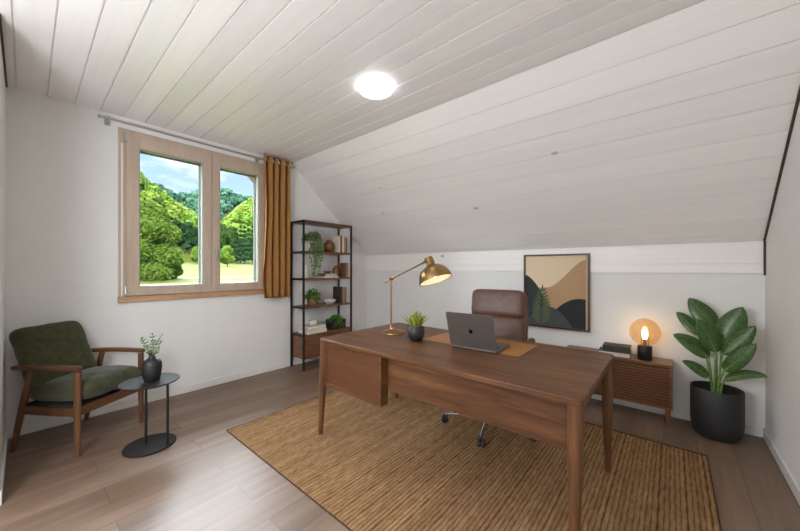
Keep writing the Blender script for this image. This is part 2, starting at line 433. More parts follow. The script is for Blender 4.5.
# ------------------------------------------------------------------ window
def window():
    root = bpy.data.objects.new('window_1', None); C.objects.link(root); root.location = (XW, 0, 0); root['kind'] = 'structure'
    a0, a1, z0, z1 = .544, 1.945, .965, 2.55
    # casing, a little proud of the wall
    f = G().box(-.14,.012, a0, a0+.052, z0+.05, z1).box(-.14,.012, a1-.052, a1, z0+.05, z1).box(-.14,.012, a0+.052, a1-.052, z1-.045, z1)
    f.build('window_frame', M['sash_z'], root, bevel=.003)
    G().box(-.16,.03, a0-.004, a1+.004, z0, z0+.055).build('sill_board', M['sillwood'], root, bevel=.004)
    # outside sill and reveal
    G().box(-.36,-.14, a0, a1, z0+.02, z0+.045).build('outer_sill', M['gasket'], root)
    ym = 1.303
    for (s0, s1, g0, g1) in ((a0+.052, ym, .689, 1.222), (ym+.004, a1-.052, 1.385, 1.815)):
        sz0, sz1 = z0+.06, z1-.048; gz0, gz1 = 1.108, 2.392
        s = G()
        s.box(-.07,.028, s0, g0, sz0, sz1).box(-.07,.028, g1, s1, sz0, sz1).box(-.07,.028, g0, g1, sz0, gz0).box(-.07,.028, g0, g1, gz1, sz1)
        so = s.build('sash', M['sash_z'], root, bevel=.004)
        b = G(); t = .009
        t = .006
        b.box(-.036,.020, g0-.001, g0+t, gz0, gz1).box(-.036,.020, g1-t, g1+.001, gz0, gz1).box(-.036,.020, g0, g1, gz0-.001, gz0+t).box(-.036,.020, g0, g1, gz1-t, gz1+.001)
        b.build('glazing_bead', M['bead'], so)
        k = G(); t = .012
        k.box(-.085,-.048, g0-.002, g0+t, gz0, gz1).box(-.085,-.048, g1-t, g1+.002, gz0, gz1).box(-.085,-.048, g0, g1, gz0-.002, gz0+t).box(-.085,-.048, g0, g1, gz1-t, gz1+.002)
        k.build('gasket', M['gasket'], so)
        G().box(-.045,-.039, g0+.002, g1-.002, gz0+.002, gz1-.002).build('pane', M['glasspane'], so)
        if s0 > 1:
            h = G().lathe([(0,0),(.012,0),(.012,.03),(.009,.036),(0,.036)], 16, (.028, ym+.034, 1.47), Matrix.Rotation(PI/2,4,'Y'))
            h.box(.052,.066, ym+.025, ym+.043, 1.36, 1.48); h.box(.027,.033, ym+.02, ym+.048, 1.42, 1.52)
            h.build('handle', M['steel'], so, bevel=.003)
    for zz in (z1-.125, z0+.075):
        G().box(.012,.03, a0+.036, a0+.058, zz, zz+.075).tube([(.034, a0+.047, zz+.002),(.034, a0+.047, zz+.073)], .009, 12).build('hinge', M['silverhinge'], root)
    G().box(.012,.016, a0+.018, a0+.031, z0+.06, z1-.14).build('shutter_strap', M['whiteplastic'], root)
window()

# ------------------------------------------------------------------ curtain and rod
rod = thing('curtain_rod', 'slim pale metal curtain rod mounted above the window under the ceiling', 'curtain rod', (XW, 0, 2.575))
G().tube([(.09,.42,0),(.09,2.235,0)], .0105, 14).build('pole', M['steel'], rod, smooth=40)
for y in (.40, 2.235): G().tube([(.09,y,0),(.09,y+.02,0)], [.015,.015], 14).build('finial', M['steel'], rod, smooth=40)
for y in (.47, 1.80):
    G().box(0,.008, y-.018, y+.018, -.035, .035).box(0,.09, y-.007, y+.007, -.006, .006).box(.075,.105, y-.008, y+.008, -.018, .016).build('bracket', M['steel'], rod, bevel=.002)
cur = thing('curtain', 'ochre cotton curtain gathered at the right side of the window', 'curtain', (XW+.09, 0, 0))
def cfold(u, v):
    # u along the width, v from top to bottom
    z = 2.632-v*(2.632-.915)
    ph = u*4.0*2*PI
    amp = .042*(1-.15*v)+.004*math.sin(5*v+u*9)
    y = 1.832+u*.338+.012*math.sin(ph*2+v*2)*.6 + (.018*math.sin(v*PI*1.3)**2*(1-u) if u < .3 else 0)
    x = amp*math.sin(ph+.5*math.sin(v*3)+.9)+.012*math.sin(v*4+u*7)*v
    if v > .72 and u < .18: y -= .02*math.sin((v-.72)/.28*PI)*(1-u/.18)
    return Vector((x, y, z))
cl = G().grid(cfold, 120, 40).build('cloth', M['curtain'], cur, smooth=180)
so = cl.modifiers.new('Solid','SOLIDIFY'); so.thickness = .003
for k in range(4):
    u = (.11+k)/4.0*.98+.02; p = cfold(min(u,.99), .033)
    me = G()
    ring = [(.009*0+.021*math.cos(a), 0, .021*math.sin(a)) for a in [i/20*2*PI for i in range(21)]]
    pn = cfold(min(u+.004,1), .033)-cfold(u-.004 if u > .004 else u, .033); ang = math.atan2(pn.y, pn.x)
    R = Matrix.Translation((p.x, p.y, 2.575)) @ Matrix.Rotation(ang, 4, 'Z')
    me.tube([R @ Vector(q) for q in ring], .0055, 8, cap=False); me.build('grommet', M['chrome'], cur, smooth=60)

# ------------------------------------------------------------------ ceiling light
cli = thing('ceiling_light', 'round white flush ceiling light glowing on the boarded ceiling', 'ceiling light', (-1.70, 1.715, H))
G().lathe([(0,0),(.122,0),(.122,-.012),(0,-.012)], 48).build('base', M['whiteplastic'], cli, smooth=40)
G().lathe([(.126,-.012),(.128,-.024),(.121,-.034),(.098,-.042),(.05,-.046),(0,-.047)], 48).build('diffuser', emit('lamp_diffuser','#f4f7ff', 4.5), cli, smooth=60)

# ------------------------------------------------------------------ rug
RX0, RX1, RY0, RY1 = -2.665, .18, 1.03, 3.0
def rug():
    nx = int((RX1-RX0)/.0045); ny = 150
    xs = np.linspace(RX0, RX1, nx+1); ys = np.linspace(RY0, RY1, ny+1)
    Xg, Yg = np.meshgrid(xs, ys, indexing='ij')
    rib = .0235; ph = (Xg-RX0)/rib
    row = np.floor(ph); 
    shift = (np.sin(row*12.9898)*43758.5453) % 1
    tw = .5+.5*np.cos((Yg/.034+shift*1.0+ph*.8)*2*PI)
    Z = .0015 + .0075*np.abs(np.sin(ph*PI))**.7 * (1-.30*tw) 
    Xw = Xg + .0016*np.sin(Yg*41+row*1.7)
    valley = np.abs(np.sin(ph*PI)); tint = np.where(valley < .34, 0., 1.)*(.75+.25*((np.sin(row*78.233)*4375.85)%1))  # valleys darkened to paint the shade between ribs; row tone is random
    e = np.minimum(np.minimum(Xg-RX0, RX1-Xg), np.minimum(Yg-RY0, RY1-Yg)); Z = np.where(e < 1e-6, .001, Z)
    V = np.stack([Xw, Yg, Z], -1).reshape(-1,3)
    i = np.arange(nx)[:,None]*(ny+1)+np.arange(ny)[None,:]
    F = np.stack([i, i+ny+1, i+ny+2, i+1], -1).reshape(-1,4)
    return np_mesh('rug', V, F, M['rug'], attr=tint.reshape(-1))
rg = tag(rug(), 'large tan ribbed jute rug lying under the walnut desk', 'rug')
b = G(); t = .004
b.box(RX0-t, RX0, RY0-t, RY1+t, 0, .0075).box(RX1, RX1+t, RY0-t, RY1+t, 0, .0075).box(RX0, RX1, RY0-t, RY0, 0, .0075).box(RX0, RX1, RY1, RY1+t, 0, .0075)
b.build('binding', M['rugedge'], rg)
RZ = .0092     # walking surface of the rug

# ------------------------------------------------------------------ desk
DX0, DX1, DY0, DY1, DZ = -2.085, -.277, 1.475, 2.415, .738
dk = thing('desk', 'large walnut writing desk standing on the jute rug', 'desk', ((DX0+DX1)/2, (DY0+DY1)/2, RZ))
hx, hy, top = (DX1-DX0)/2, (DY1-DY0)/2, DZ-RZ
G().prism(rrect(-hx,hx,-hy,hy,.035), top-.030, top).build('tabletop', M['walnut_x'], dk, bevel=.006, seg=3)
for sx in (-1,1):
    for sy in (-1,1):
        cx, cy = sx*(hx-.034), sy*(hy-.034)
        fy = -.038 if sy < 0 else -.014
        lz = lambda q: (cx+sx*.004*q, cy+fy*q, (top-.0301)*(1-q))
        G().tube([lz(1), lz(.65), lz(.28), lz(0)], [.017,.0235,.032,.033], 20).build('leg', M['walnut_z'], dk, smooth=40)
p = G().box(-hx+.07, -hx+.655, -hy+.024, -hy+.084, .372, top-.0302).box(-hx+.07, -hx+.655, -hy+.084, hy-.06, .478, top-.0302)
pd = p.build('pedestal', M['walnut_y'], dk, bevel=.004)
f = G(); x0, x1, z0, z1, yy = -hx+.068, -hx+.657, .37, top-.031, -hy+.012
f.box(x0,x0+.022,yy,yy+.02,z0,z1).box(x1-.022,x1,yy,yy+.02,z0,z1).box(x0+.022,x1-.022,yy,yy+.02,z0,z0+.03).box(x0+.022,x1-.022,yy,yy+.02,z1-.014,z1)
f.build('front_frame', M['walnut_x'], pd, bevel=.002)
G().box(x0+.02, x1-.02, yy+.005, yy+.02, z0+.028, z1-.012).build('front_panel', M['walnut_soft'], pd)
for k in range(3):
    zz = .484+k*.072
    d = G().box(x0+.03, x1-.03, hy-.062, hy-.044, zz, zz+.067).build('drawer', M['walnut_x'], pd, bevel=.002)
    G().box((x0+x1)/2-.06, (x0+x1)/2+.06, hy-.045, hy-.03, zz+.05, zz+.058).build('drawer_pull', M['brass'], d)
G().box(-hx+.656, hx-.064, -hy+.082, -hy+.100, .462, top-.0302).build('modesty_panel', M['walnut_x'], dk, bevel=.002)
G().box(hx-.046, hx-.024, -hy+.06, hy-.06, top-.092, top-.0302).build('side_rail', M['walnut_y'], dk, bevel=.003)
G().box(-hx+.656, hx-.06, hy-.055, hy-.035, top-.092, top-.0302).build('back_rail', M['walnut_x'], dk, bevel=.003)

mt = tag(G().prism(rrect(-.365,.365,-.185,.185,.012), 0, .003).build('desk_mat', M['matleather'], bevel=.001), 'tan leather desk mat lying on the walnut desk under the laptop', 'desk mat')
mt.location = (-1.075, 2.135, DZ)
# laptop
lp = thing('laptop', 'dark grey open laptop with its lid back towards the viewer on the desk mat', 'laptop', (-.999, 1.914, DZ+.0035), math.radians(3.0))
LW, LD = .164, .250
base = G().prism(rrect(-LW, LW, 0, LD, .012), .0, .013).build('base', M['laptop'], lp, bevel=.002)
kb = G().box(-LW+.02, LW-.02, .035, .125, .0131, .0136)
for r in range(5):
    for c in range(14):
        x = -LW+.022+c*(2*LW-.044)/14; y = .037+r*.0176
        kb.box(x+.001, x+.0185, y+.001, y+.0155, .0136, .0146)
kb.build('keyboard', M['laptopdark'], base)
G().prism(rrect(-.055,.055,.135,.205,.006), .0131, .0136).build('trackpad', M['laptop'], base)
tilt = math.radians(18)
Ml = Matrix.Translation((0,.004,.012)) @ Matrix.Rotation(tilt, 4, 'X')
lid = G().prism([(x, z) for x, z in rrect(-LW, LW, .002, .246, .012)], -.003, .003, Ml @ Matrix.Rotation(PI/2,4,'X')).build('lid', M['laptop'], lp, bevel=.0015)
G().box(-LW+.006, LW-.006, .0031, .0036, .012, .236, Ml).build('screen', M['screen'], lid)
# emblem on the lid: a fruit silhouette with a bite and a leaf
def emblem():
    s = .0165; pts = []
    out = [(0,.62),(.22,.74),(.50,.72),(.74,.52)]
    bite = [(.60,.32),(.54,.10),(.60,-.10),(.80,-.26)]
    rest = [(.66,-.62),(.44,-.92),(.22,-1.0),(0,-.92),(-.22,-1.0),(-.44,-.92),(-.68,-.60),(-.84,-.18),(-.86,.20),(-.72,.54),(-.46,.74),(-.20,.74)]
    poly = [(x*s, .122+z*s) for x, z in out+bite+rest]
    MM = Ml @ Matrix.Rotation(PI/2,4,'X')
    g = G().prism([(-x, z) for x, z in reversed(poly)], .0030, .0034, MM)
    leaf = [(0,.84),(.05,1.08),(.22,1.28),(.38,1.34),(.34,1.12),(.20,.92)]
    g.prism([(-x*s, .122+z*s) for x, z in reversed(leaf)], .0030, .0034, MM)
    e = g.build('lid_emblem', M['emblem'], lid); e['label'] = 'dark fruit emblem on the lid'
emblem()

# desk lamp
dl = thing('desk_lamp', 'brass desk lamp with a dome shade on the far left of the desk', 'desk lamp', (-1.775, 2.0, DZ))
G().lathe([(0,0),(.098,0),(.102,.004),(.100,.010),(.085,.016),(.045,.024),(.020,.032),(.012,.044),(0,.044)], 40).build('base', M['brass'], dl, smooth=35)
px, py = -.035, .01
G().tube([(px+.03,py-.01,.028),(px,py,.06),(px,py,.462)][1:], .0075, 14).build('pole', M['brass'], dl, smooth=40)
G().tube([(px,py,.015),(px,py,.075)], [.016,.010], 16).build('collar', M['brass'], dl, smooth=40)
J = Vector((px,py,.448)); E0 = Vector((.318,.018,.592)); dirv = (E0-J).normalized()
G().tube([J-dirv*.082, E0], .0065, 12).build('arm', M['brass'], dl, smooth=40)
kn = G().tube([J+Vector((0,-.016,0)), J+Vector((0,.018,0))], .0125, 16).tube([J+Vector((0,0,-.02)), J+Vector((0,0,.014))], .0105, 16)
kn.build('joint', M['brass'], dl, smooth=40)
axis = Vector((.39, -.02, -.92)).normalized()          # where the shade points
neck = Vector((.340,.026,.615))
Mh = axis_matrix(neck, axis)
sh = G().lathe([(0,-.008),(.032,-.006),(.034,.0),(.034,.055),(.038,.060),(.060,.068),(.092,.090),(.115,.122),(.127,.160),(.130,.182),(.126,.182),(.123,.160),(.111,.124),(.088,.094),(.058,.073),(0,.068)], 48, (0,0,0), Mh)
so_ = sh.build('shade', M['brass'], dl, smooth=50)
G().lathe([(.1215,.178),(.121,.160),(.109,.126),(.086,.096),(.057,.076),(0,.071)], 48, (0,0,0), Mh, cap=False).build('shade_lining', M['brassin'], so_, smooth=60)
vent = G()
for k in range(10):
    a = 2*PI*k/10; vent.box(-.0035,.0035,.0335,.036,.008,.048, Mh @ Matrix.Rotation(a,4,'Z'))
vent.build('cap_ribs', M['brass'], so_)
G().tube([E0-dirv*.03, E0-dirv*.002], .009, 14).build('arm_ferrule', M['brass'], dl, smooth=40)
Bc = Mh @ Vector((0,0,.125))
bb = G().lathe([(0,-.032),(.02,-.026),(.030,-.008),(.030,.008),(.02,.026),(0,.032)], 20, Bc).build('bulb', emit('desk_bulb','#ffe9d2', 5.), so_, smooth=60)

# small succulent on the desk
def blade(g, base, tip, w, mid=.35, sag=(0,0,0), nrm=None, n=8, fold=.15, T=None, tint=0., wp=None):
    base, tip = Vector(base), Vector(tip); ctrl = (base*.5+tip*.5)+Vector(sag)
    sp = bez(base, ctrl, tip, n); nrm = Vector(nrm) if nrm is not None else Vector((0,-1,.4))
    vs = []
    for i, p in enumerate(sp):
        t = i/n
        tg = (sp[min(i+1,n)]-sp[max(i-1,0)]).normalized()
        side = tg.cross(nrm)
        if side.length < 1e-4: side = tg.cross(Vector((1,0,0)))
        side.normalize(); up = side.cross(tg)
        ww = w*(wp(t) if wp else math.sin(PI*min(1,t**(.5/(.5+mid) if False else .8)))**.7 if 0 < t < 1 else 0.02)
        vs += [p-side*ww-up*ww*-fold, p, p+side*ww+up*ww*fold]
    fs = []
    for i in range(n):
        for k in range(2):
            a = i*3+k; fs.append((a, a+1, a+4, a+3))
    g.add(vs, fs)
def leaves_obj(g, name, mat, parent, tints=None, solid=.0012, smooth=60):
    o = g.build(name, mat, parent, smooth=smooth)
    if solid:
        s = o.modifiers.new('Solid','SOLIDIFY'); s.thickness = solid
    return o
sc = thing('potted_succulent', 'small spiky succulent in a black pot on the desk beside the brass lamp', 'potted plant', (-1.468, 1.912, DZ))
G().lathe([(0,0),(.034,0),(.050,.012),(.062,.04),(.064,.066),(.058,.094),(.052,.104),(.047,.104),(.050,.09),(.05,.086),(0,.086)], 36).build('pot', M['potblack'], sc, smooth=40)
for k in range(34):
    ring = k/34; a = k*2.399; el = math.radians(86-46*ring+random.uniform(-6,6)); L = .125+.012*random.uniform(-1,1)
    d = Vector((math.cos(a)*math.cos(el), math.sin(a)*math.cos(el), math.sin(el)))
    b0 = Vector((math.cos(a)*.02*ring, math.sin(a)*.02*ring, .087))
    g = G(); blade(g, b0, b0+d*L, .0095, sag=(0,0,.012*ring), nrm=(math.cos(a)*-math.sin(el), math.sin(a)*-math.sin(el), math.cos(el)), fold=.4, n=6)
    leaves_obj(g, 'leaf', M['succleaf'], sc, solid=.003)

# ------------------------------------------------------------------ office chair
oc = thing('office_chair', 'brown leather office chair on castors behind the desk', 'office chair', (-1.13, 2.44, RZ), math.radians(8.6))
def pad(name, sx, sy, sz, loc, rx, parent, ry=0, crown=.2, corner=6., mat='leather', n=22):
    Mx = Matrix.Translation(loc) @ Matrix.Rotation(rx,4,'X') @ Matrix.Rotation(ry,4,'Y')
    return G().cushion(sx, sy, sz, Mx, crown, n, corner).build(name, M[mat], parent, smooth=180, weld=True)
seat = pad('seat', .52, .50, .13, (0,.02,.455), 0, oc)
lean = math.radians(90-10)
shell = G().cushion(.505,.62,.09, Matrix.Translation((-.012,.335,.768)) @ Matrix.Rotation(math.radians(80),4,'X'), .1, 22, 6.).build('backrest', M['leather'], oc, smooth=180, weld=True)
pad('headrest_cushion', .475, .25, .115, (-.018,.328,.953), math.radians(80), shell, corner=7, crown=.12)
pad('lumbar_cushion', .485, .40, .12, (-.014,.275,.650), math.radians(80), shell, corner=7, crown=.12)
for s in (-1,1):
    am = G().tube(bez((s*.285,.28,.665),(s*.30,.05,.685),(s*.285,-.13,.670),10), [.020,.026,.029,.031,.032,.032,.032,.032,.031,.029,.018], 14).build('armrest', M['leather'], oc, smooth=60)
    G().tube([(s*.20,.04,.40),(s*.285,.05,.45),(s*.295,.06,.65)], .014, 10).build('arm_support', M['chrome'], am, smooth=50)
G().tube([(0,0,.085),(0,0,.25),(0,0,.25),(0,0,.39)], [.028,.028,.018,.018], 18).build('gas_column', M['chrome'], oc, smooth=40)
G().box(-.10,.10,-.10,.12,.385,.405).build('tilt_plate', M['blackmetal'], oc, bevel=.004)
sb = G().lathe([(0,.062),(.045,.062),(.045,.10),(.03,.115),(0,.115)], 24).build('star_base', M['chrome'], oc, smooth=40)
for k in range(5):
    a = math.radians(205.4+72*k)
    d = Vector((math.cos(a), math.sin(a), 0)); e = d*.355
    G().tube([d*.03+Vector((0,0,.092)), d*.2+Vector((0,0,.082)), e+Vector((0,0,.070))], [.019,.016,.012], 12).build('spoke', M['chrome'], sb, smooth=50)
    cs = G(); q = Vector((-d.y, d.x, 0))
    for s in (-1,1):
        cc = e+q*(s*.014)+Vector((0,0,.0285))
        cs.tube([cc-q*.009, cc+q*.009], .0275, 20)
    cs.tube([e+Vector((0,0,.045)), e+Vector((0,0,.073))], .008, 10)
    cs.box(-.014,.014,-.016,.016,.045,.06, Matrix.Translation(e) @ Matrix.Rotation(a,4,'Z'))
    cs.build('castor', M['rubber'], oc, bevel=.003)

# ------------------------------------------------------------------ armchair
ac = thing('armchair', 'wooden armchair with olive velvet cushions in the left corner', 'armchair', (-3.4165,.286,0), math.radians(34.3))
WY = .236
for s in (-1,1):
    G().tube([(.252,s*WY,0),(.250,s*WY,.30),(.250,s*WY,.578)], [.0135,.0205,.020], 16).build('leg', M['teak_z'], ac, smooth=40)
    G().tube([(-.262,s*WY,0),(-.185,s*WY,.30),(-.105,s*WY,.585)], [.0135,.0205,.019], 16).build('leg', M['teak_z'], ac, smooth=40)
    # armrest: a flat rail that curves in at the back
    pts = bez((-.262,s*(WY-.012),.582),(-.10,s*(WY+.030),.602),(.272,s*(WY+.004),.598),14)
    g = G(); vs = []; fs = []
    for i, p_ in enumerate(pts):
        t = i/14; hw = .027-.008*abs(t-.35); th = .015
        for (dy, dz) in ((-hw,-th),(hw,-th),(hw,th),(-hw,th)): vs.append(p_+Vector((0,dy,dz)))
    for i in range(14):
        for k in range(4): fs.append((i*4+k, i*4+(k+1)%4, i*4+4+(k+1)%4, i*4+4+k))
    fs += [(3,2,1,0),(56,57,58,59)]
    g.add(vs, fs).build('armrest', M['teak_x'], ac, bevel=.009, seg=3)
    Mr = Matrix.Translation((0,s*WY,.30))
    G().box(-.19,.25,s*WY-.011,s*WY+.011,.268,.322).build('side_rail', M['teak_x'], ac, bevel=.003)
G().box(.238,.262,-WY,WY,.272,.330).build('front_rail', M['teak_y'], ac, bevel=.003)
G().box(-.20,-.178,-WY,WY,.272,.320).build('rear_rail', M['teak_y'], ac, bevel=.003)
bf = G()
Mb = Matrix.Translation((-.165,-.015,.33)) @ Matrix.Rotation(math.radians(-22),4,'Y')
for s in (-1,1): bf.box(-.012,.010,.03+s*.15-.014,.03+s*.15+.014,-.04,.42,Mb)
for zz in (.10,.22,.34,.41): bf.box(-.010,.008,-.12,.18,zz,zz+.03,Mb)
bf.build('back_frame', M['teak_z'], ac, bevel=.003)
sl_ = G()
sl_.box(-.178,.238,-WY+.012,WY-.012,.316,.334)
sl_.build('seat_webbing', M['webbing'], ac)
def velvet(name, sx, sy, sz, Mx, crown):
    o = G().cushion(sx,sy,sz,Mx,crown,26,8.).build(name, M['velvet'], ac, smooth=180, weld=True)
    for v in o.data.vertices:
        v.co += v.normal*(noise.noise(v.co*9)*.006)
    return o
velvet('seat_cushion', .51, .445, .165, Matrix.Translation((.048,0,.414)) @ Matrix.Rotation(math.radians(-4),4,'Y') , .14)
Mc = Matrix.Translation((-.195,-.026,.640)) @ Matrix.Rotation(math.radians(-25),4,'Y') @ Matrix.Rotation(PI/2,4,'Y')
bc = velvet('back_cushion', .46, .435, .135, Mc, .16)

# ------------------------------------------------------------------ side table
st = thing('side_table', 'round black side table with two rods beside the armchair', 'side table', (-2.865,.585,0))
G().lathe([(0,.458),(.172,.458),(.177,.461),(.177,.467),(.173,.470),(0,.470)], 56).build('tabletop', M['tableblack'], st, smooth=35)
G().lathe([(0,0),(.152,0),(.155,.003),(.155,.011),(.152,.014),(0,.014)], 56).build('base', M['tableblack'], st, smooth=35)
for q in ((-.02,-.02),(.105,.080)):
    G().tube([(q[0],q[1],.013),(q[0],q[1],.459)], .0085, 14).build('rod', M['blackmetal'], st, smooth=40)
vz = tag(G().lathe([(0,0),(.040,0),(.048,.006),(.057,.06),(.060,.10),(.058,.128),(.048,.148),(.030,.160),(.021,.168),(.019,.18),(.019,.198),(.022,.202),(.017,.202),(.014,.19),(.014,.06),(0,.05)], 36).build('vase', M['vaseblack'], smooth=45), 'black bottle-shaped vase standing on the round side table', 'vase')
vz.location = (-2.845,.592,.4705)
sp = thing('eucalyptus_bunch', 'small bunch of eucalyptus sprigs standing in the black vase', 'cut greenery', (-2.845,.592,.4705))
for k, (dx, dz, bend) in enumerate([(-.10,.13,.02),(-.055,.155,.01),(-.012,.178,0),(.035,.16,-.01),(.085,.115,.0),(.055,.14,.01),(-.03,.13,.02)]):
    dp = (.03,-.035,.02,.04,-.02,-.05,-.04)[k]
    r = Vector((.761,.648,0)); q = Vector((-.648,.761,0))
    tip = r*dx+q*dp+Vector((0,0,.19+dz*.78)); path = bez((0,0,.06),(r*dx*.1)+Vector((0,0,.215)),tip,10)
    sg = G().tube(path,[.0022]*6+[.0018]*5,6).build('sprig', M['sprigleaf'], sp, smooth=60)
    lf = G()
    for j in range(5,11):
        for sd in (-1,1):
            a = random.uniform(0,PI); dv = Vector((math.cos(a)*sd, math.sin(a)*sd, .55)).normalized()
            blade(lf, path[j], path[j]+dv*random.uniform(.020,.030), .0075, nrm=Vector((random.uniform(-1,1),random.uniform(-1,1),1)), n=4)
    leaves_obj(lf, 'leaves', M['sprigleaf'], sg, solid=.0006)

# ------------------------------------------------------------------ bookshelf
SX0, SX1, SY0, SY1, STOP = -3.785, -3.483, 2.240, 3.035, 1.885
bs = thing('bookshelf', 'tall open bookshelf with black metal posts and wooden shelves in the corner', 'bookshelf', ((SX0+SX1)/2,(SY0+SY1)/2,0))
bx, by = (SX1-SX0)/2, (SY1-SY0)/2
pw = .022
for sx in (-1,1):
    for sy in (-1,1):
        cx, cy = sx*(bx-pw/2), sy*(by-pw/2)
        G().box(cx-pw/2,cx+pw/2,cy-pw/2,cy+pw/2,0,STOP-.001).build('post', M['blackmetal'], bs, bevel=.002)
for sy in (-1,1):
    for zz in (STOP-.025,):
        cy = sy*(by-pw/2); G().box(-bx+pw,bx-pw,cy-pw/2,cy+pw/2,zz-.001,zz+.021).build('top_rail', M['blackmetal'], bs, bevel=.002)
SH = [1.494, 1.148, .787, .437]
for zz in SH+[STOP]:
    o = .001 if zz == STOP else 0
    G().box(-bx+.004,bx-.003,-by+pw+.0005,by-pw-.0005,zz-.024,zz).build('shelf', M['shelfwood_y'], bs, bevel=.002)
    if zz != STOP:
        for sy in (-1,1):
            cy = sy*(by-pw/2); G().box(-bx+pw,bx-pw,cy-pw/2+.002,cy+pw/2-.002,zz-.020,zz-.004).build('shelf_rail', M['blackmetal'], bs)
cb = G().box(-bx+.006,bx-.022,-by+pw+.001,by-pw-.001,.130,.412).build('cabinet', M['shelfwood_y'], bs)
for s in (0,1):
    y0 = -by+pw+.004+s*(by-pw-.003); 
    d = G().box(bx-.0215,bx-.004,y0,y0+by-pw-.007,.134,.409).build('drawer', M['shelfwood_y'], cb, bevel=.002)
# things on the shelves
def book(name, label, col, loc, w, h, d, rz=0, lean=0, group=None, pages='paperwhite'):
    """spine towards local +X; w thickness along Y, h height, d depth"""
    t = thing(name, label, 'book', loc, rz, group); t.rotation_euler = (lean,0,rz)
    g = G().box(-d/2,d/2,-w/2,-w/2+.0025,0,h).box(-d/2,d/2,w/2-.0025,w/2,0,h).box(d/2-.003,d/2,-w/2+.0025,w/2-.0025,0,h)
    g.build('cover', BOOKC[col], t)
    G().box(-d/2+.004,d/2-.0031,-w/2+.0026,w/2-.0026,.003,h-.003).build('pages', M[pages], t)
    return t
def flatbook(label, col, loc, sx, sy, h, rz, group=None):
    t = thing('book', label, 'book', loc, rz, group)
    g = G().box(-sx/2,sx/2,-sy/2,sy/2,0,.003).box(-sx/2,sx/2,-sy/2,sy/2,h-.003,h).box(-sx/2,sx/2,-sy/2,-sy/2+.003,.003,h-.003)
    g.build('cover', BOOKC[col], t, bevel=.001)
    G().box(-sx/2+.004,sx/2-.004,-sy/2+.0031,sy/2-.004,.0031,h-.0031).build('pages', M['paperwhite'], t)
    return t
XS = -3.60
e = .0006
y = 2.815
for col, w_, h_, lab in (('cream',.030,.232,'cream-spined book standing first beside the round brown vase'),('brown',.034,.240,'dark brown book standing second in the top shelf row'),('white',.027,.230,'white-spined book in the middle of the top shelf row'),('tan',.028,.222,'tan book standing fourth in the top shelf row'),('taupe',.030,.215,'taupe book standing last at the right end of the top row')):
    book('book', lab, col, (XS, y+w_/2, SH[0]+e), w_, h_, .17, group='upright books on the top shelf'); y += w_+.0015
def simple(name, label, cat, prof, mat, loc, n=32, group=None, smooth=45):
    o = tag(G().lathe(prof, n).build(name, mat, smooth=smooth), label, cat, group); o.location = loc; return o
simple('vase', 'round bronze-brown vase on the top shelf beside the books', 'vase', [(0,0),(.04,0),(.066,.03),(.076,.075),(.066,.12),(.040,.146),(.024,.156),(.026,.17),(.02,.17),(.018,.155),(.03,.14),(.05,.08),(0,.03)], M['ceramicgold'], (XS, 2.708, SH[0]+e))
def leafball(parent, cx, cy, cz, r, n, size, mat, name='foliage', squash=.7, seed=1):
    rr = random.Random(seed); g = G()
    for _ in range(n):
        d = Vector((rr.gauss(0,1), rr.gauss(0,1), rr.gauss(.35,.8))).normalized()
        p_ = Vector((cx,cy,cz))+Vector((d.x*r, d.y*r, d.z*r*squash))*rr.uniform(.45,1)
        dv = (d+Vector((rr.uniform(-.6,.6),rr.uniform(-.6,.6),rr.uniform(-.6,.3)))).normalized()
        blade(g, p_, p_+dv*size*rr.uniform(.7,1.2), size*.33, nrm=Vector((rr.uniform(-.5,.5),rr.uniform(-.5,.5),1)), n=4, sag=(0,0,size*.15))
    return leaves_obj(g, name, mat, parent, solid=.0006)
tp = thing('trailing_plant', 'trailing green houseplant in a white pot on the top shelf', 'potted plant', (XS, 2.42, SH[0]+e))
G().lathe([(0,0),(.06,0),(.072,.01),(.082,.13),(.082,.135),(.076,.135),(.07,.115),(0,.115)], 32).build('pot', M['ceramicwhite'], tp, smooth=40)
leafball(tp, .0, .02, .165, .115, 330, .045, M['trailleaf'], seed=3, squash=.62)
for k in range(13):
    rr = random.Random(50+k); yy = -.095+.17*k/12+rr.uniform(-.015,.015); L = rr.uniform(.16,.44) if k in (1,3,5,6,7,8,9,11) else rr.uniform(.10,.2)
    st_ = [Vector((.05,yy*.8,.14)), Vector((.105,yy,.16)), Vector((.128+rr.uniform(0,.015),yy+rr.uniform(-.01,.02),.10))]
    for j in range(1,9): st_.append(Vector((.128+.006*math.sin(j+k), yy+.012*math.sin(j*.9+k)+.01, .10-L*j/8)))
    vn = G().tube(st_, .0014, 5).build('vine', M['trailleaf'], tp, smooth=60)
    lf = G()
    for j in range(1, len(st_)):
        for _ in range(4):
            p_ = st_[j-1].lerp(st_[j], rr.random()); dv = Vector((rr.uniform(.0,.8), rr.uniform(-1,1), rr.uniform(-.8,.2))).normalized()
            blade(lf, p_, p_+dv*rr.uniform(.022,.034), .009, nrm=Vector((1,rr.uniform(-.6,.6),.6)), n=4)
    leaves_obj(lf, 'leaves', M['trailleaf'], vn, solid=.0005)
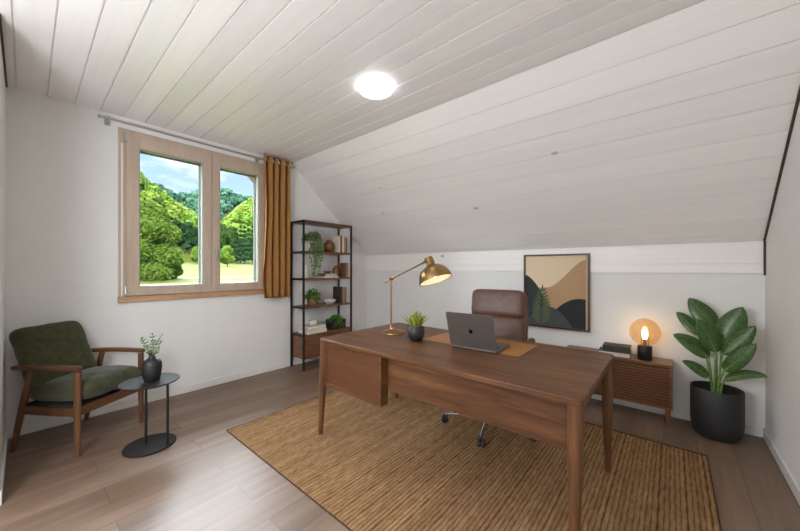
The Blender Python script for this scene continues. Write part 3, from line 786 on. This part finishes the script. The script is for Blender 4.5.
# second shelf
simple('vase', 'slim white vase on the second shelf behind the trailing vines', 'vase', [(0,0),(.03,0),(.034,.01),(.036,.12),(.028,.16),(.024,.185),(.02,.185),(.02,.1),(0,.05)], M['ceramicwhite'], (XS-.02, 2.375, SH[1]+e))
flatbook('cream book lying at the bottom of the second shelf pile', 'cream', (XS, 2.700, SH[1]+e), .17, .235, .026, PI/2*0)
flatbook('brown book lying on the cream book on the second shelf', 'brown', (XS, 2.695, SH[1]+.0272), .16, .21, .028, .03)
simple('dish', 'small brown dish resting on the flat books on the second shelf', 'dish', [(0,0),(.03,0),(.05,.018),(.058,.034),(.054,.034),(.045,.02),(0,.008)], M['bronzepot'], (XS, 2.69, SH[1]+.0560))
simple('vase', 'round bronze vase on the second shelf beside the brown books', 'vase', [(0,0),(.035,0),(.052,.03),(.056,.08),(.046,.125),(.026,.15),(.022,.165),(.017,.165),(.03,.12),(.03,.05),(0,.03)], M['ceramicgold'], (XS-.03, 2.872-.008, SH[1]+e))
y = 2.925
for col, w_, h_, lab in (('brown',.036,.205,'brown book standing beside the bronze vase on the second shelf'),('tan',.032,.200,'tan book standing at the right end of the second shelf')):
    book('book', lab, col, (XS, y+w_/2, SH[1]+e), w_, h_, .16, group='upright books on the second shelf'); y += w_+.0015
# third shelf
pt = thing('potted_plant', 'bushy green plant in a brown pot on the third shelf', 'potted plant', (XS, 2.452, SH[2]+e))
G().lathe([(0,0),(.048,0),(.062,.02),(.072,.08),(.070,.105),(.064,.105),(.062,.09),(0,.09)], 32).build('pot', M['bronzepot'], pt, smooth=40)
leafball(pt, 0,0,.115,.098, 260, .042, M['fernleaf'], seed=8, squash=.8)
simple('bowl', 'lidded white ceramic bowl on the third shelf', 'bowl', [(0,0),(.04,0),(.045,.006),(.082,.03),(.09,.048),(.085,.056),(.05,.068),(.016,.074),(.013,.084),(0,.086)], M['ceramicwhite'], (XS, 2.728, SH[2]+e))
y = 2.852
for col, w_, h_, lab in (('dark',.032,.228,'dark brown book nearest the white bowl on the third shelf'),('grey',.036,.225,'grey book in the middle of the third shelf row'),('taupe',.036,.220,'taupe book at the right end of the third shelf')):
    book('book', lab, col, (XS, y+w_/2, SH[2]+e), w_, h_, .17, group='upright books on the third shelf'); y += w_+.0015
# lowest open shelf
zz = SH[3]+e
for k, (col, sx, sy, h_, rz, lab) in enumerate([('white',.21,.30,.034,0,'thick white book at the bottom of the lowest shelf pile'),('cream',.20,.285,.030,.04,'cream book in the middle of the lowest shelf pile'),('white',.19,.265,.028,-.03,'white book on top of the lowest shelf pile')]):
    flatbook(lab, col, (XS, 2.46, zz), sx, sy, h_, rz, 'white books piled on the lowest shelf'); zz += h_+.0006
simple('bowl', 'small white bowl standing on the pile of white books', 'bowl', [(0,0),(.04,0),(.058,.012),(.066,.045),(.062,.058),(.056,.058),(.05,.02),(0,.012)], M['ceramicwhite'], (XS, 2.455, zz))
dp = thing('potted_plant', 'dark square planter with low green foliage on the lowest shelf', 'potted plant', (XS, 2.835, SH[3]+e))
g = G().box(-.085,.085,-.105,.105,0,.006)
for s in (-1,1): g.box(-.085,.085,s*.105-.004,s*.105+.004,0,.125).box(s*.085-.004,s*.085+.004,-.105,.105,0,.125)
g.box(-.082,.082,-.102,.102,.006,.105); g.build('planter', M['darkbox'], dp, bevel=.002)
leafball(dp, .0,0,.115,.10, 240, .038, M['fernleaf'], seed=12, squash=.45)
lf = leafball(dp, .075,0,.07,.055, 90, .034, M['fernleaf'], seed=14, squash=.9)

# ------------------------------------------------------------------ framed picture
AX0, AX1, AZ0, AZ1 = -1.247, -.612, .652, 1.424
pc = thing('framed_picture', 'brown-framed abstract landscape print with a fern on the back wall', 'picture', ((AX0+AX1)/2, YB-.023, (AZ0+AZ1)/2))
aw, ah = (AX1-AX0)/2, (AZ1-AZ0)/2
M['frame_x'] = wood('picture_frame_wood_x','#3a2418','#4d3222','#5b3d2b','x',.4); M['frame_z'] = wood('picture_frame_wood_z','#3a2418','#4d3222','#5b3d2b','z',.4)
fr = G(); t = .017
fr.box(-aw,-aw+t,-.03,0,-ah,ah).box(aw-t,aw,-.03,0,-ah,ah).box(-aw+t,aw-t,-.03,0,-ah,-ah+t).box(-aw+t,aw-t,-.03,0,ah-t,ah)
fr.build('frame', M['frame_z'], pc, bevel=.002)
iw, ih = aw-t, ah-t
cv = G().box(-iw,iw,-.012,-.002,-ih,ih).build('print', plain('print_sand','#dcc7a8',.85,var=.04,scale=18), pc)
G().box(iw-.018,iw,-.0128,-.012,-ih,ih).build('print_margin', plain('print_margin','#c9a988',.85), cv)
def shape(name, pts, col, off):
    # pts in print units 0..1 (x right, y up)
    g = G(); q = [(-iw+x*(2*iw-.018), -ih+y_*2*ih) for x, y_ in pts]
    g.prism(q, .012, .012+off, Matrix.Rotation(PI/2,4,'X'))
    return g.build(name, plain('print_'+name, col, .85, var=.06, scale=20), cv)
def curve(f, a, b, n=24): return [(a+(b-a)*i/n, f(a+(b-a)*i/n)) for i in range(n+1)]
sm = lambda t: t*t*(3-2*t)
shape('tan_hill', [(0,0)]+[(1,0)]+list(reversed(curve(lambda x: .55-.06*abs(x-.35)+(.44*sm(min(1,max(0,(x-.36)/.70)))), 0, 1))), '#b18f6c', .0004)
shape('charcoal_slope', [(0,0),(.50,0)]+list(reversed(curve(lambda x: .73-.35*x-1.9*x**2 if x < .5 else .0, 0, .5))), '#33353a', .0007)
shape('dark_hill', [(.30,0),(1,0)]+list(reversed(curve(lambda x: .43-1.1*(x-.92)**2*1.0-.02 if x > .3 else 0, .33, 1))), '#25282a', .0010)
shape('slate_hill', [(.0,0),(.95,0)]+list(reversed(curve(lambda x: max(0.002,.28-.20*abs((x-.40)/.35)**2-.03*(x>.4)*(x-.4)) if x < .93 else .0, .02, .93))), '#4a4d50', .0013)
def fern():
    g = G()
    def P_(x, y_): return (-iw+x*(2*iw-.018), -ih+y_*2*ih)
    base, tipp = Vector((.275,.0)), Vector((.30,.55))
    polys = []
    d = tipp-base
    def leaf(p, q, w):
        d_ = q-p; n_ = Vector((-d_.y, d_.x)).normalized()
        return [p, p+d_*.35+n_*w, p+d_*.7+n_*w*.75, q, p+d_*.7-n_*w*.75, p+d_*.35-n_*w]
    g2 = []
    for k in range(9):
        t = .04+k*.105
        p = base+d*t; L = .29*(1-t*.80)*(.72+.28*math.sin(min(1,t*2.2)*PI*.5))
        for s in (-1,1):
            q = p+Vector((s*L*.82, L*.62)); g2.append(leaf(p, q, .030*(1-.5*t)))
    g2.append(leaf(base+d*.85, tipp+Vector((.005,.05)), .016))
    for q in g2: g.prism([P_(a.x, max(.003,a.y)) for a in q], .012, .0140, Matrix.Rotation(PI/2,4,'X'))
    g.build('fern', plain('print_fern', '#56654a', .85, var=.25, scale=30), cv)
fern()

# ------------------------------------------------------------------ credenza with books and lamp
CX0, CX1, CY0, CY1, CZ = -.80, .004, 3.355, 3.598, .497
cd = thing('credenza', 'low walnut credenza with slatted front against the back wall', 'credenza', ((CX0+CX1)/2,(CY0+CY1)/2,0))
cx, cy = (CX1-CX0)/2, (CY1-CY0)/2
b = G().box(-cx,cx,-cy,cy,CZ-.022,CZ).box(-cx,-cx+.02,-cy,cy,.135,CZ-.022).box(cx-.02,cx,-cy,cy,.135,CZ-.022).box(-cx+.02,cx-.02,-cy,cy,.135,.157).box(-cx+.02,cx-.02,cy-.012,cy,.157,CZ-.022).box(-.01,.01,-cy+.03,cy-.012,.157,CZ-.022)
b.build('carcass', M['credwood_x'], cd, bevel=.002)
for s in (0,1):
    x0 = -cx+.022+s*(cx-.021); x1 = x0+cx-.024
    g = G().box(x0,x1,-cy+.020,-cy+.028,.160,CZ-.025)
    n = 13
    for k in range(n):
        z = .163+k*(CZ-.025-.166)/n; g.box(x0,x1,-cy+.001,-cy+.0164,z,z+.0125)
    dr = g.build('slatted_door', M['slat'], cd)
    G().box(x0+.001,x1-.001,-cy+.0165,-cy+.0195,.161,CZ-.026).build('slat_gap_shade', M['gap'], dr)  # dark sheet added behind the slats to paint the shade in their gaps
for sx in (-1,1):
    for sy in (-1,1):
        G().tube([(sx*(cx-.03)+sx*.006,sy*(cy-.028),0),(sx*(cx-.03),sy*(cy-.028),.1352)],[.0105,.019],16).build('leg', M['credwood_z'], cd, smooth=40)
def cbook(label, col, z, sx, sy, h_, rz, x, y):
    return flatbook(label, col, (x,y,z), sx, sy, h_, rz, None)
cbook('grey-jacketed book with pale pages lying directly on the credenza', 'slate', CZ+.0006, .235, .165, .040, PI+.06, -.395, 3.455)
cbook('dark brown book lying on top of the grey book on the credenza', 'dark', CZ+.0412, .205, .150, .048, .03, -.378, 3.465)
gl = thing('globe_lamp', 'glowing amber glass globe lamp with a black base on the credenza', 'table lamp', (-.178, 3.452, CZ))
G().lathe([(0,0),(.049,0),(.051,.003),(.051,.112),(.048,.116),(0,.116)], 36).build('base', M['blackmetal'], gl, smooth=40)
gr = []
for i in range(25):
    a = -PI/2+PI*i/24; gr.append((.110*math.cos(a), .232+.116*math.sin(a)))
gr = [q for q in gr if q[1] > .132]
go = bmesh.new()
gg = G(); n = 40
vs = []; fs = []
prof = [(.040,.1165),(.046,.124)]+gr[1:]
for (r, z) in prof[:-1]:
    for k in range(n): a = 2*PI*k/n; vs.append((r*math.cos(a), r*math.sin(a), z))
vs.append((0,0,prof[-1][1]))
for i in range(len(prof)-2):
    for k in range(n): fs.append((i*n+k, i*n+(k+1)%n, (i+1)*n+(k+1)%n, (i+1)*n+k))
for k in range(n): fs.append(((len(prof)-2)*n+k, (len(prof)-2)*n+(k+1)%n, len(vs)-1))
gg.add(vs, fs).build('globe', M['amber'], gl, smooth=180)
G().tube([(0,0,.1155),(0,0,.172)], .014, 16).build('lamp_holder', M['brass'], gl, smooth=40)
for s in (-1,1): G().tube([(s*.024,0,.1155),(s*.024,0,.195)], .0022, 8).build('support_rod', M['blackmetal'], gl, smooth=40)
G().lathe([(0,.172),(.013,.174),(.019,.195),(.020,.225),(.017,.25),(.009,.262),(0,.265)], 20).build('bulb', emit('globe_bulb','#ffdcaa', 16.), gl, smooth=60)

# ------------------------------------------------------------------ big leafy plant
bp = thing('potted_plant', 'large broad-leaved plant in a tall matte black planter in the right corner', 'potted plant', (.258,3.425,0))
G().lathe([(0,0),(.105,0),(.125,.008),(.143,.05),(.150,.12),(.150,.362),(.147,.368),(.140,.366),(.138,.35),(.136,.315),(0,.315)], 56).build('planter', M['potblack'], bp, smooth=40)
G().lathe([(0,.328),(.06,.33),(.125,.322),(.136,.316)], 40).build('soil', M['soil'], bp, smooth=60)
O = Vector((.258,3.425,0))
LV = [((.105,3.50,1.036),(.253,3.46,.808),.074,(0,0,.0)),
      ((.029,3.545,.911),(.169,3.48,.739),.048,(0,0,.02)),
      ((.144,3.30,.886),(.251,3.36,.650),.066,(.01,0,.02)),
      ((.400,3.46,.990),(.285,3.43,.660),.086,(-.01,0,.01)),
      ((.452,3.37,.868),(.290,3.38,.637),.060,(0,0,-.02)),
      ((.448,3.32,.750),(.293,3.36,.516),.052,(0,0,-.015)),
      ((.492,3.25,.545),(.292,3.34,.455),.050,(0,0,.045)),
      ((.006,3.36,.748),(.216,3.40,.590),.060,(0,0,.035)),
      ((.059,3.28,.564),(.213,3.36,.447),.040,(0,0,.03)),
      ((.20,3.56,.86),(.262,3.50,.62),.060,(0,.0,.0))]
for k, (tip, base, w_, sag) in enumerate(LV):
    tip, base = Vector(tip)-O, Vector(base)-O
    g = G(); wp = lambda t: (math.sin(PI*t**.78)**.62 if 0 < t < 1 else .03)
    mid = (tip+base)/2
    nrm = Vector((.05,-.85,.55)) if k not in (6,) else Vector((0,-.55,.9))
    blade(g, base, tip, w_, sag=sag, nrm=nrm, n=16, fold=.22 if k%2 else .12, wp=wp)
    L = leaves_obj(g, 'leaf', M['bigleaf'], bp, solid=.0015, smooth=70)
    root = Vector((base.x*.28, base.y*.28+.005, .318)); root.x += .012*math.sin(k*2.4); root.y += .012*math.cos(k*2.4)
    ctrl = root.lerp(base,.5); ctrl.x = root.x+(base.x-root.x)*.25; ctrl.y = root.y+(base.y-root.y)*.25
    path = bez(root, ctrl, base, 8)+[base.lerp(tip,.12)]
    G().tube(path,[.0085,.0078,.007,.0065,.006,.0056,.005,.0046,.004,.002],8).build('stalk', M['stalk'], L, smooth=60)
    sp_ = bez(base,(base*.5+tip*.5)+Vector(sag),tip,10); nn_ = nrm.normalized()
    G().tube([q+nn_*.0012 for q in sp_],[.0034-.0028*i/10 for i in range(11)],6).build('midrib', M['stalk'], L, smooth=60)

# ------------------------------------------------------------------ the valley outside the window
def smooth01(t): t = np.clip(t,0,1); return t*t*(3-2*t)
def height(x, y):
    r = -x
    z = -1.6+4.6*(r-30)/110
    z = np.where(r > 165, -1.6+4.6*135/110+.02*(r-165), z)
    lump = 2.2*np.sin(x*.05+y*.07)+1.6*np.sin(x*.11-y*.09+1)
    left = np.clip(79-.88*y, 0, 79)*smooth01((r-150)/72)
    right = np.clip(1.02*(y-76),0,52)*smooth01((r-178)/58)
    far = (78+5*np.sin(y*.035+1.2)+3*np.sin(y*.09))*smooth01((r-290)/150)
    return z+np.maximum(np.maximum(left, right), far)+lump*smooth01((r-160)/40)
def terrain():
    xs = np.concatenate([np.linspace(-4.5,-150,60), np.linspace(-154,-520,70)]); ys = np.linspace(-160,330,120)
    X, Y = np.meshgrid(xs, ys, indexing='ij'); Z = height(X, Y)
    V = np.stack([X,Y,Z],-1).reshape(-1,3); m = len(ys)
    i = np.arange(len(xs)-1)[:,None]*m+np.arange(m-1)[None,:]
    F = np.stack([i,i+m,i+m+1,i+1],-1).reshape(-1,4)
    m_ = N('meadow_grass'); b = m_.bsdf(Roughness=.95); b.inputs['Specular IOR Level'].default_value=.05
    mp = m_.coords((.05,.012,.05)); n = m_.new('TexNoise', Scale=1., Detail=5.); m_.link(mp,0,n,'Vector')
    r = m_.ramp([(.3,lin('#3d481c')),(.5,lin('#4b5522')),(.68,lin('#555a2d'))]); m_.link(n,'Fac',r,0); m_.link(r,0,b,'Base Color')
    return struct(np_mesh('meadow', V, F, m_.m))
terrain()
# pale track across the meadow
def track():
    V = []; F = []
    for i in range(41):
        y = -40+i*3.2; x = -62-.10*(y-20)+2.5*math.sin(y*.05)
        for dx in (-1.4,1.4): V.append((x+dx, y, float(height(np.array(x+dx),np.array(y)))+.06))
    for i in range(40): F.append((2*i,2*i+1,2*i+3,2*i+2))
    return struct(np_mesh('gravel_track', V, F, plain('gravel','#6c654f',.95)))
track()
def foliage_mat(name, c1, c2, c3, scale=.8):
    m = N(name); b = m.bsdf(Roughness=.9); b.inputs['Specular IOR Level'].default_value=.08
    mp = m.coords((scale,)*3); n = m.new('TexNoise', Detail=6., Roughness=.7); m.link(mp,0,n,'Vector')
    at = m.new('Attribute'); at.attribute_name='tint'
    s = m.new('Math', _operation='MULTIPLY_ADD'); m.link(at,'Fac',s,0); s.inputs[1].default_value=.55; 
    h = m.new('Math', _operation='MULTIPLY'); m.link(n,'Fac',h,0); h.inputs[1].default_value=.6; m.link(h,0,s,2)
    r = m.ramp([(.2,lin(c1)),(.5,lin(c2)),(.85,lin(c3))]); m.link(s,0,r,0); m.link(r,0,b,'Base Color')
    mp2 = m.coords((scale*2.2,)*3); n2 = m.new('TexNoise', Detail=5., Roughness=.7); m.link(mp2,0,n2,'Vector'); m.bump(n2,'Fac',1.,1.2,b)
    return m.m
def ico(sub):
    bm = bmesh.new(); bmesh.ops.create_icosphere(bm, subdivisions=sub, radius=1.); bm.verts.ensure_lookup_table()
    v = np.array([p.co[:] for p in bm.verts]); f = np.array([[q.index for q in p.verts] for p in bm.faces]); bm.free(); return v, f
IV, IF = ico(3)
def forest(name, region, step, rad, mat, label, seed, keep, ncard, card):
    r_ = np.random.default_rng(seed); Vs = []; Fs = []; T = []; o = 0
    x0, x1, y0, y1 = region
    for x in np.arange(x0, x1, step):
        for y in np.arange(y0, y1, step):
            px, py = x+r_.uniform(-.45,.45)*step, y+r_.uniform(-.45,.45)*step
            if not keep(px, py): continue
            R = rad*r_.uniform(.75,1.3); z = float(height(np.array(px), np.array(py)))
            sh_ = np.array([R,R,R*r_.uniform(1.0,1.45)]); c0 = np.array([px,py,z+R*.7])
            t0 = r_.uniform(0,.8)
            nrm = r_.normal(0,1,(ncard,3)); nrm[:,2] = np.abs(nrm[:,2])*1.0-.15; nrm /= np.linalg.norm(nrm,axis=1)[:,None]
            c = c0+nrm*sh_*r_.uniform(.72,1.02,(ncard,1))
            q = nrm+r_.normal(0,.45,(ncard,3)); q /= np.linalg.norm(q,axis=1)[:,None]
            a = np.cross(q, r_.normal(0,1,(ncard,3))); a /= np.linalg.norm(a,axis=1)[:,None]; b = np.cross(q,a)
            s_ = card*r_.uniform(.6,1.3,(ncard,1))
            v = np.stack([c-a*s_, c-b*s_*.7, c+a*s_, c+b*s_*.7],1).reshape(-1,3)
            Vs.append(v); Fs.append(np.arange(len(v)).reshape(-1,4)+o); o += len(v); T.append(np.repeat(t0+r_.uniform(-.15,.35,ncard),4))
    ob = np_mesh(name, np.concatenate(Vs), np.concatenate(Fs), mat, smooth=False, attr=np.concatenate(T))
    ob['kind'] = 'stuff'; ob['label'] = label; ob['category'] = 'forest'
    return ob
near_f = foliage_mat('beech_forest', '#3a6a22', '#76a43a', '#b2c65c', 1.1)
far_f = foliage_mat('hazy_far_forest', '#23473a', '#41705a', '#67927a', .6)  # bluish tone paints distance haze into the far foliage colour
inwedge = lambda x, y: (-.5 < y/(-x) < .62)
forest('forest', (-262,-146,-120,150), 4.6, 3.1, near_f, 'bright green forest covering the near hillsides beyond the meadow', 3, lambda x,y: inwedge(x,y) and (79-.88*y > 3 or y > 80 or x < -165 or y < 60) and (x < -174 or y/(-x) < .2), 150, .75)
forest('forest', (-480,-300,-40,300), 7.0, 4.6, far_f, 'dark blue-green forest on the far ridge behind the near hills', 4, lambda x,y: -.05 < y/(-x) < .6, 110, 1.25)
def leafcloud(blobs, n, size, seed):
    r_ = np.random.default_rng(seed); V = []; T = []
    for (cx_, cy_, cz_, R, hz) in blobs:
        d = r_.normal(0,1,(n,3)); d /= np.linalg.norm(d,axis=1)[:,None]
        c = np.array([cx_,cy_,cz_])+d*np.array([R,R,R*hz])*r_.uniform(.55,1.,(n,1))
        a = r_.normal(0,1,(n,3)); a /= np.linalg.norm(a,axis=1)[:,None]; b = np.cross(a, d+r_.normal(0,.5,(n,3))); b /= np.linalg.norm(b,axis=1)[:,None]
        s = size*r_.uniform(.6,1.2,(n,1))
        V.append(np.stack([c-a*s, c-b*s*.55, c+a*s, c+b*s*.55],1)); T.append(np.repeat(r_.uniform(0,1,n),4))
    V = np.concatenate(V).reshape(-1,3); F = np.arange(len(V)).reshape(-1,4)
    return V, F, np.concatenate(T)
def tree(name, label, x, y, R, Ht, mat, seed, n=700, size=.5, conifer=False, nb=9, group=None, low=.28):
    z = float(height(np.array(x), np.array(y)))
    t = thing(name, label, 'tree', (x,y,z), 0, group)
    r_ = random.Random(seed); bl = []
    if conifer:
        for k in range(8):
            q = k/7; bl.append((0,0,Ht*(.16+.80*q), R*(1-.88*q), .55))
    else:
        for k in range(nb):
            a = r_.uniform(0,2*PI); q = k/(nb-1); rr = R*(.60*math.sin(PI*(.15+.8*q)))
            bl.append((math.cos(a)*rr*.75, math.sin(a)*rr*.75, Ht*(low+(.86-low)*q), R*(.58-.22*abs(q-.4)), .85))
    V, F, T = leafcloud(bl, n, size, seed)
    fo = np_mesh('foliage', V, F, mat, smooth=False, attr=T); fo.parent = t
    G().tube([(0,0,-.3),(.05*R,0,Ht*.3),(0,.03*R,Ht*.75)],[R*.07,R*.05,R*.02],8).build('trunk', BARK, t, smooth=60)
    return t
BARK = plain('bark','#5a4a3a',.95,var=.3,scale=4)
bright = foliage_mat('young_leaf', '#56842a', '#84b23e', '#b0cc64', 2.)
midg = foliage_mat('mid_leaf', '#2c5224', '#467033', '#688d48', 1.)
darkg = foliage_mat('dark_leaf', '#1f4227', '#325c38', '#53784c', 1.)
def at(u_s, D):   # lateral offset per metre of distance, distance along the view axis
    return (-.648+.761*u_s)*D, (.761+.648*u_s)*D
def plant(u, D): return at((u-400)/319.4, D)
x, y = plant(149, 46); tree('broadleaf_tree', 'bright green tree filling the left side of the left pane', x, y, 4.3, 11.6, bright, 21, 3000, .21, nb=15, low=.10)
x, y = plant(171, 50); tree('broadleaf_tree', 'low bright green tree at the foot of the big one in the left pane', x, y, 1.9, 4.6, bright, 22, 1200, .2, nb=7, low=.12)
for k, (u, D, R, Ht, mat, lab) in enumerate([
    (176,138,4.1,15,darkg,'round dark tree at the meadow edge, left of its row in the left pane'),
    (187,140,4.0,15.5,darkg,'round dark tree at the meadow edge in the middle of the left pane row'),
    (197,142,4.0,14,darkg,'round dark tree at the meadow edge closest to the window mullion'),
    (197,118,2.1,6.5,bright,'small light green tree in the bottom right of the left pane'),
    (163,140,4.4,13,midg,'mid green tree at the meadow edge just right of the big bright tree'),
    (222,150,5.5,17,midg,'tall mid green tree at the left edge of the right pane'),
    (231,156,5.0,16,midg,'mid green tree behind the small lone tree in the right pane'),
    (227.5,105,2.8,6.8,bright,'small lone light green tree on the meadow in the right pane')]):
    x, y = plant(u, D); tree('broadleaf_tree', lab, x, y, R, Ht, mat, 30+k, 420, .55 if D > 110 else .4)
for k, (u, D, Ht) in enumerate([(236,138,15.5),(240.5,148,17.5),(244.5,138,16.5),(248.5,150,18.5),(252.5,140,17)]):
    x, y = plant(u, D); nm = ('leftmost','second from the left','third from the left','fourth from the left','rightmost')[k]
    tree('conifer_tree', 'dark conifer at the meadow edge in the right pane, %s of five' % nm, x, y, 2.5, Ht, darkg, 60+k, 260, .55, True, group='conifers in the right pane')
# roof overhang with its brace outside the window
eg = G().box(XW-1.15, XW-.30, -.6, 3.4, 2.86, 2.95).build('roof_overhang', M['gap']); struct(eg)
br_ = tag(G().tube([(XW-.33,2.50,1.90),(XW-.75,1.80,2.86)], .05, 4).build('roof_brace', wood('brace_wood','#6e4a2c','#8c6440','#9c7450','x',.6)), 'diagonal wooden roof brace outside at the top of the right pane', 'brace')

# ------------------------------------------------------------------ sky and light
wd = bpy.data.worlds.new('world'); scene.world = wd; wd.use_nodes = True
nt = wd.node_tree; nt.nodes.clear()
def wn(t): return nt.nodes.new('ShaderNode'+t)
o_ = wn('OutputWorld'); bg = wn('Background'); nt.links.new(bg.outputs[0], o_.inputs[0])
tc = wn('TexCoord'); sp3 = wn('SeparateXYZ'); nt.links.new(tc.outputs['Generated'], sp3.inputs[0])
rp = wn('ValToRGB'); nt.links.new(sp3.outputs['Z'], rp.inputs[0])
el = rp.color_ramp.elements; el[0].position = 0; el[0].color = lin('#d3e6f8'); el[1].position = .75; el[1].color = lin('#5f9be6')
e2 = el.new(.16); e2.color = lin('#c0dbf9'); e3 = el.new(.32); e3.color = lin('#a2c9f8')
mp = wn('Mapping'); mp.inputs['Scale'].default_value = (5,5,13); mp.inputs['Location'].default_value = (.35,.1,.3); nt.links.new(tc.outputs['Generated'], mp.inputs[0])
no = wn('TexNoise'); no.inputs['Scale'].default_value = 1.; no.inputs['Detail'].default_value = 7; no.inputs['Roughness'].default_value = .58; nt.links.new(mp.outputs[0], no.inputs['Vector'])
cr = wn('ValToRGB'); cr.color_ramp.elements[0].position = .50; cr.color_ramp.elements[1].position = .64; nt.links.new(no.outputs['Fac'], cr.inputs[0])
mx = wn('Mix'); mx.data_type = 'RGBA'; nt.links.new(cr.outputs[0], mx.inputs[0]); nt.links.new(rp.outputs[0], mx.inputs[6]); mx.inputs[7].default_value = (.96,.97,1.0,1)
nt.links.new(mx.outputs[2], bg.inputs[0]); bg.inputs[1].default_value = .66

def sun(name, d, energy, ang, col):
    l = bpy.data.lights.new(name, 'SUN'); l.energy = energy; l.angle = math.radians(ang); l.color = col
    o = bpy.data.objects.new(name, l); C.objects.link(o)
    o.rotation_euler = Vector(d).to_track_quat('-Z','Y').to_euler(); return o
sun('sun', (-.72,.25,-.62), 6.8, 1., (1,.95,.86))
sun('bright_sky', (.86,.06,-.42), 36.0, 95., (.86,.93,1))

# added fill light in the unseen room behind the camera, brightens ceiling and walls
pl = bpy.data.lights.new('rear_fill_light', 'POINT'); pl.shadow_soft_size = .35; pl.energy = 66; pl.color = (.90,.95,1)
po = bpy.data.objects.new('rear_fill_light', pl); C.objects.link(po); po.location = (-1.25,-.85,1.50)

# ------------------------------------------------------------------ camera
cam = bpy.data.cameras.new('camera'); co = bpy.data.objects.new('camera', cam); C.objects.link(co)
co.location = (0,0,1.28); co.rotation_euler = (PI/2, 0, math.atan2(.648384,.761313))
cam.sensor_fit = 'HORIZONTAL'; cam.sensor_width = 36; cam.lens = 36*319.37/800; cam.shift_y = 2.5/800; cam.clip_start = .02; cam.clip_end = 2000
scene.camera = co
scene.view_settings.view_transform = 'Standard'; scene.view_settings.look = 'None'
scene.view_settings.gamma = 1; scene.view_settings.exposure = 1.08; scene.view_settings.use_curve_mapping = False
scene.cycles.max_bounces = 10; scene.cycles.diffuse_bounces = 6; scene.cycles.transparent_max_bounces = 12
scene.cycles.use_denoising = True; scene.cycles.sample_clamp_indirect = 8
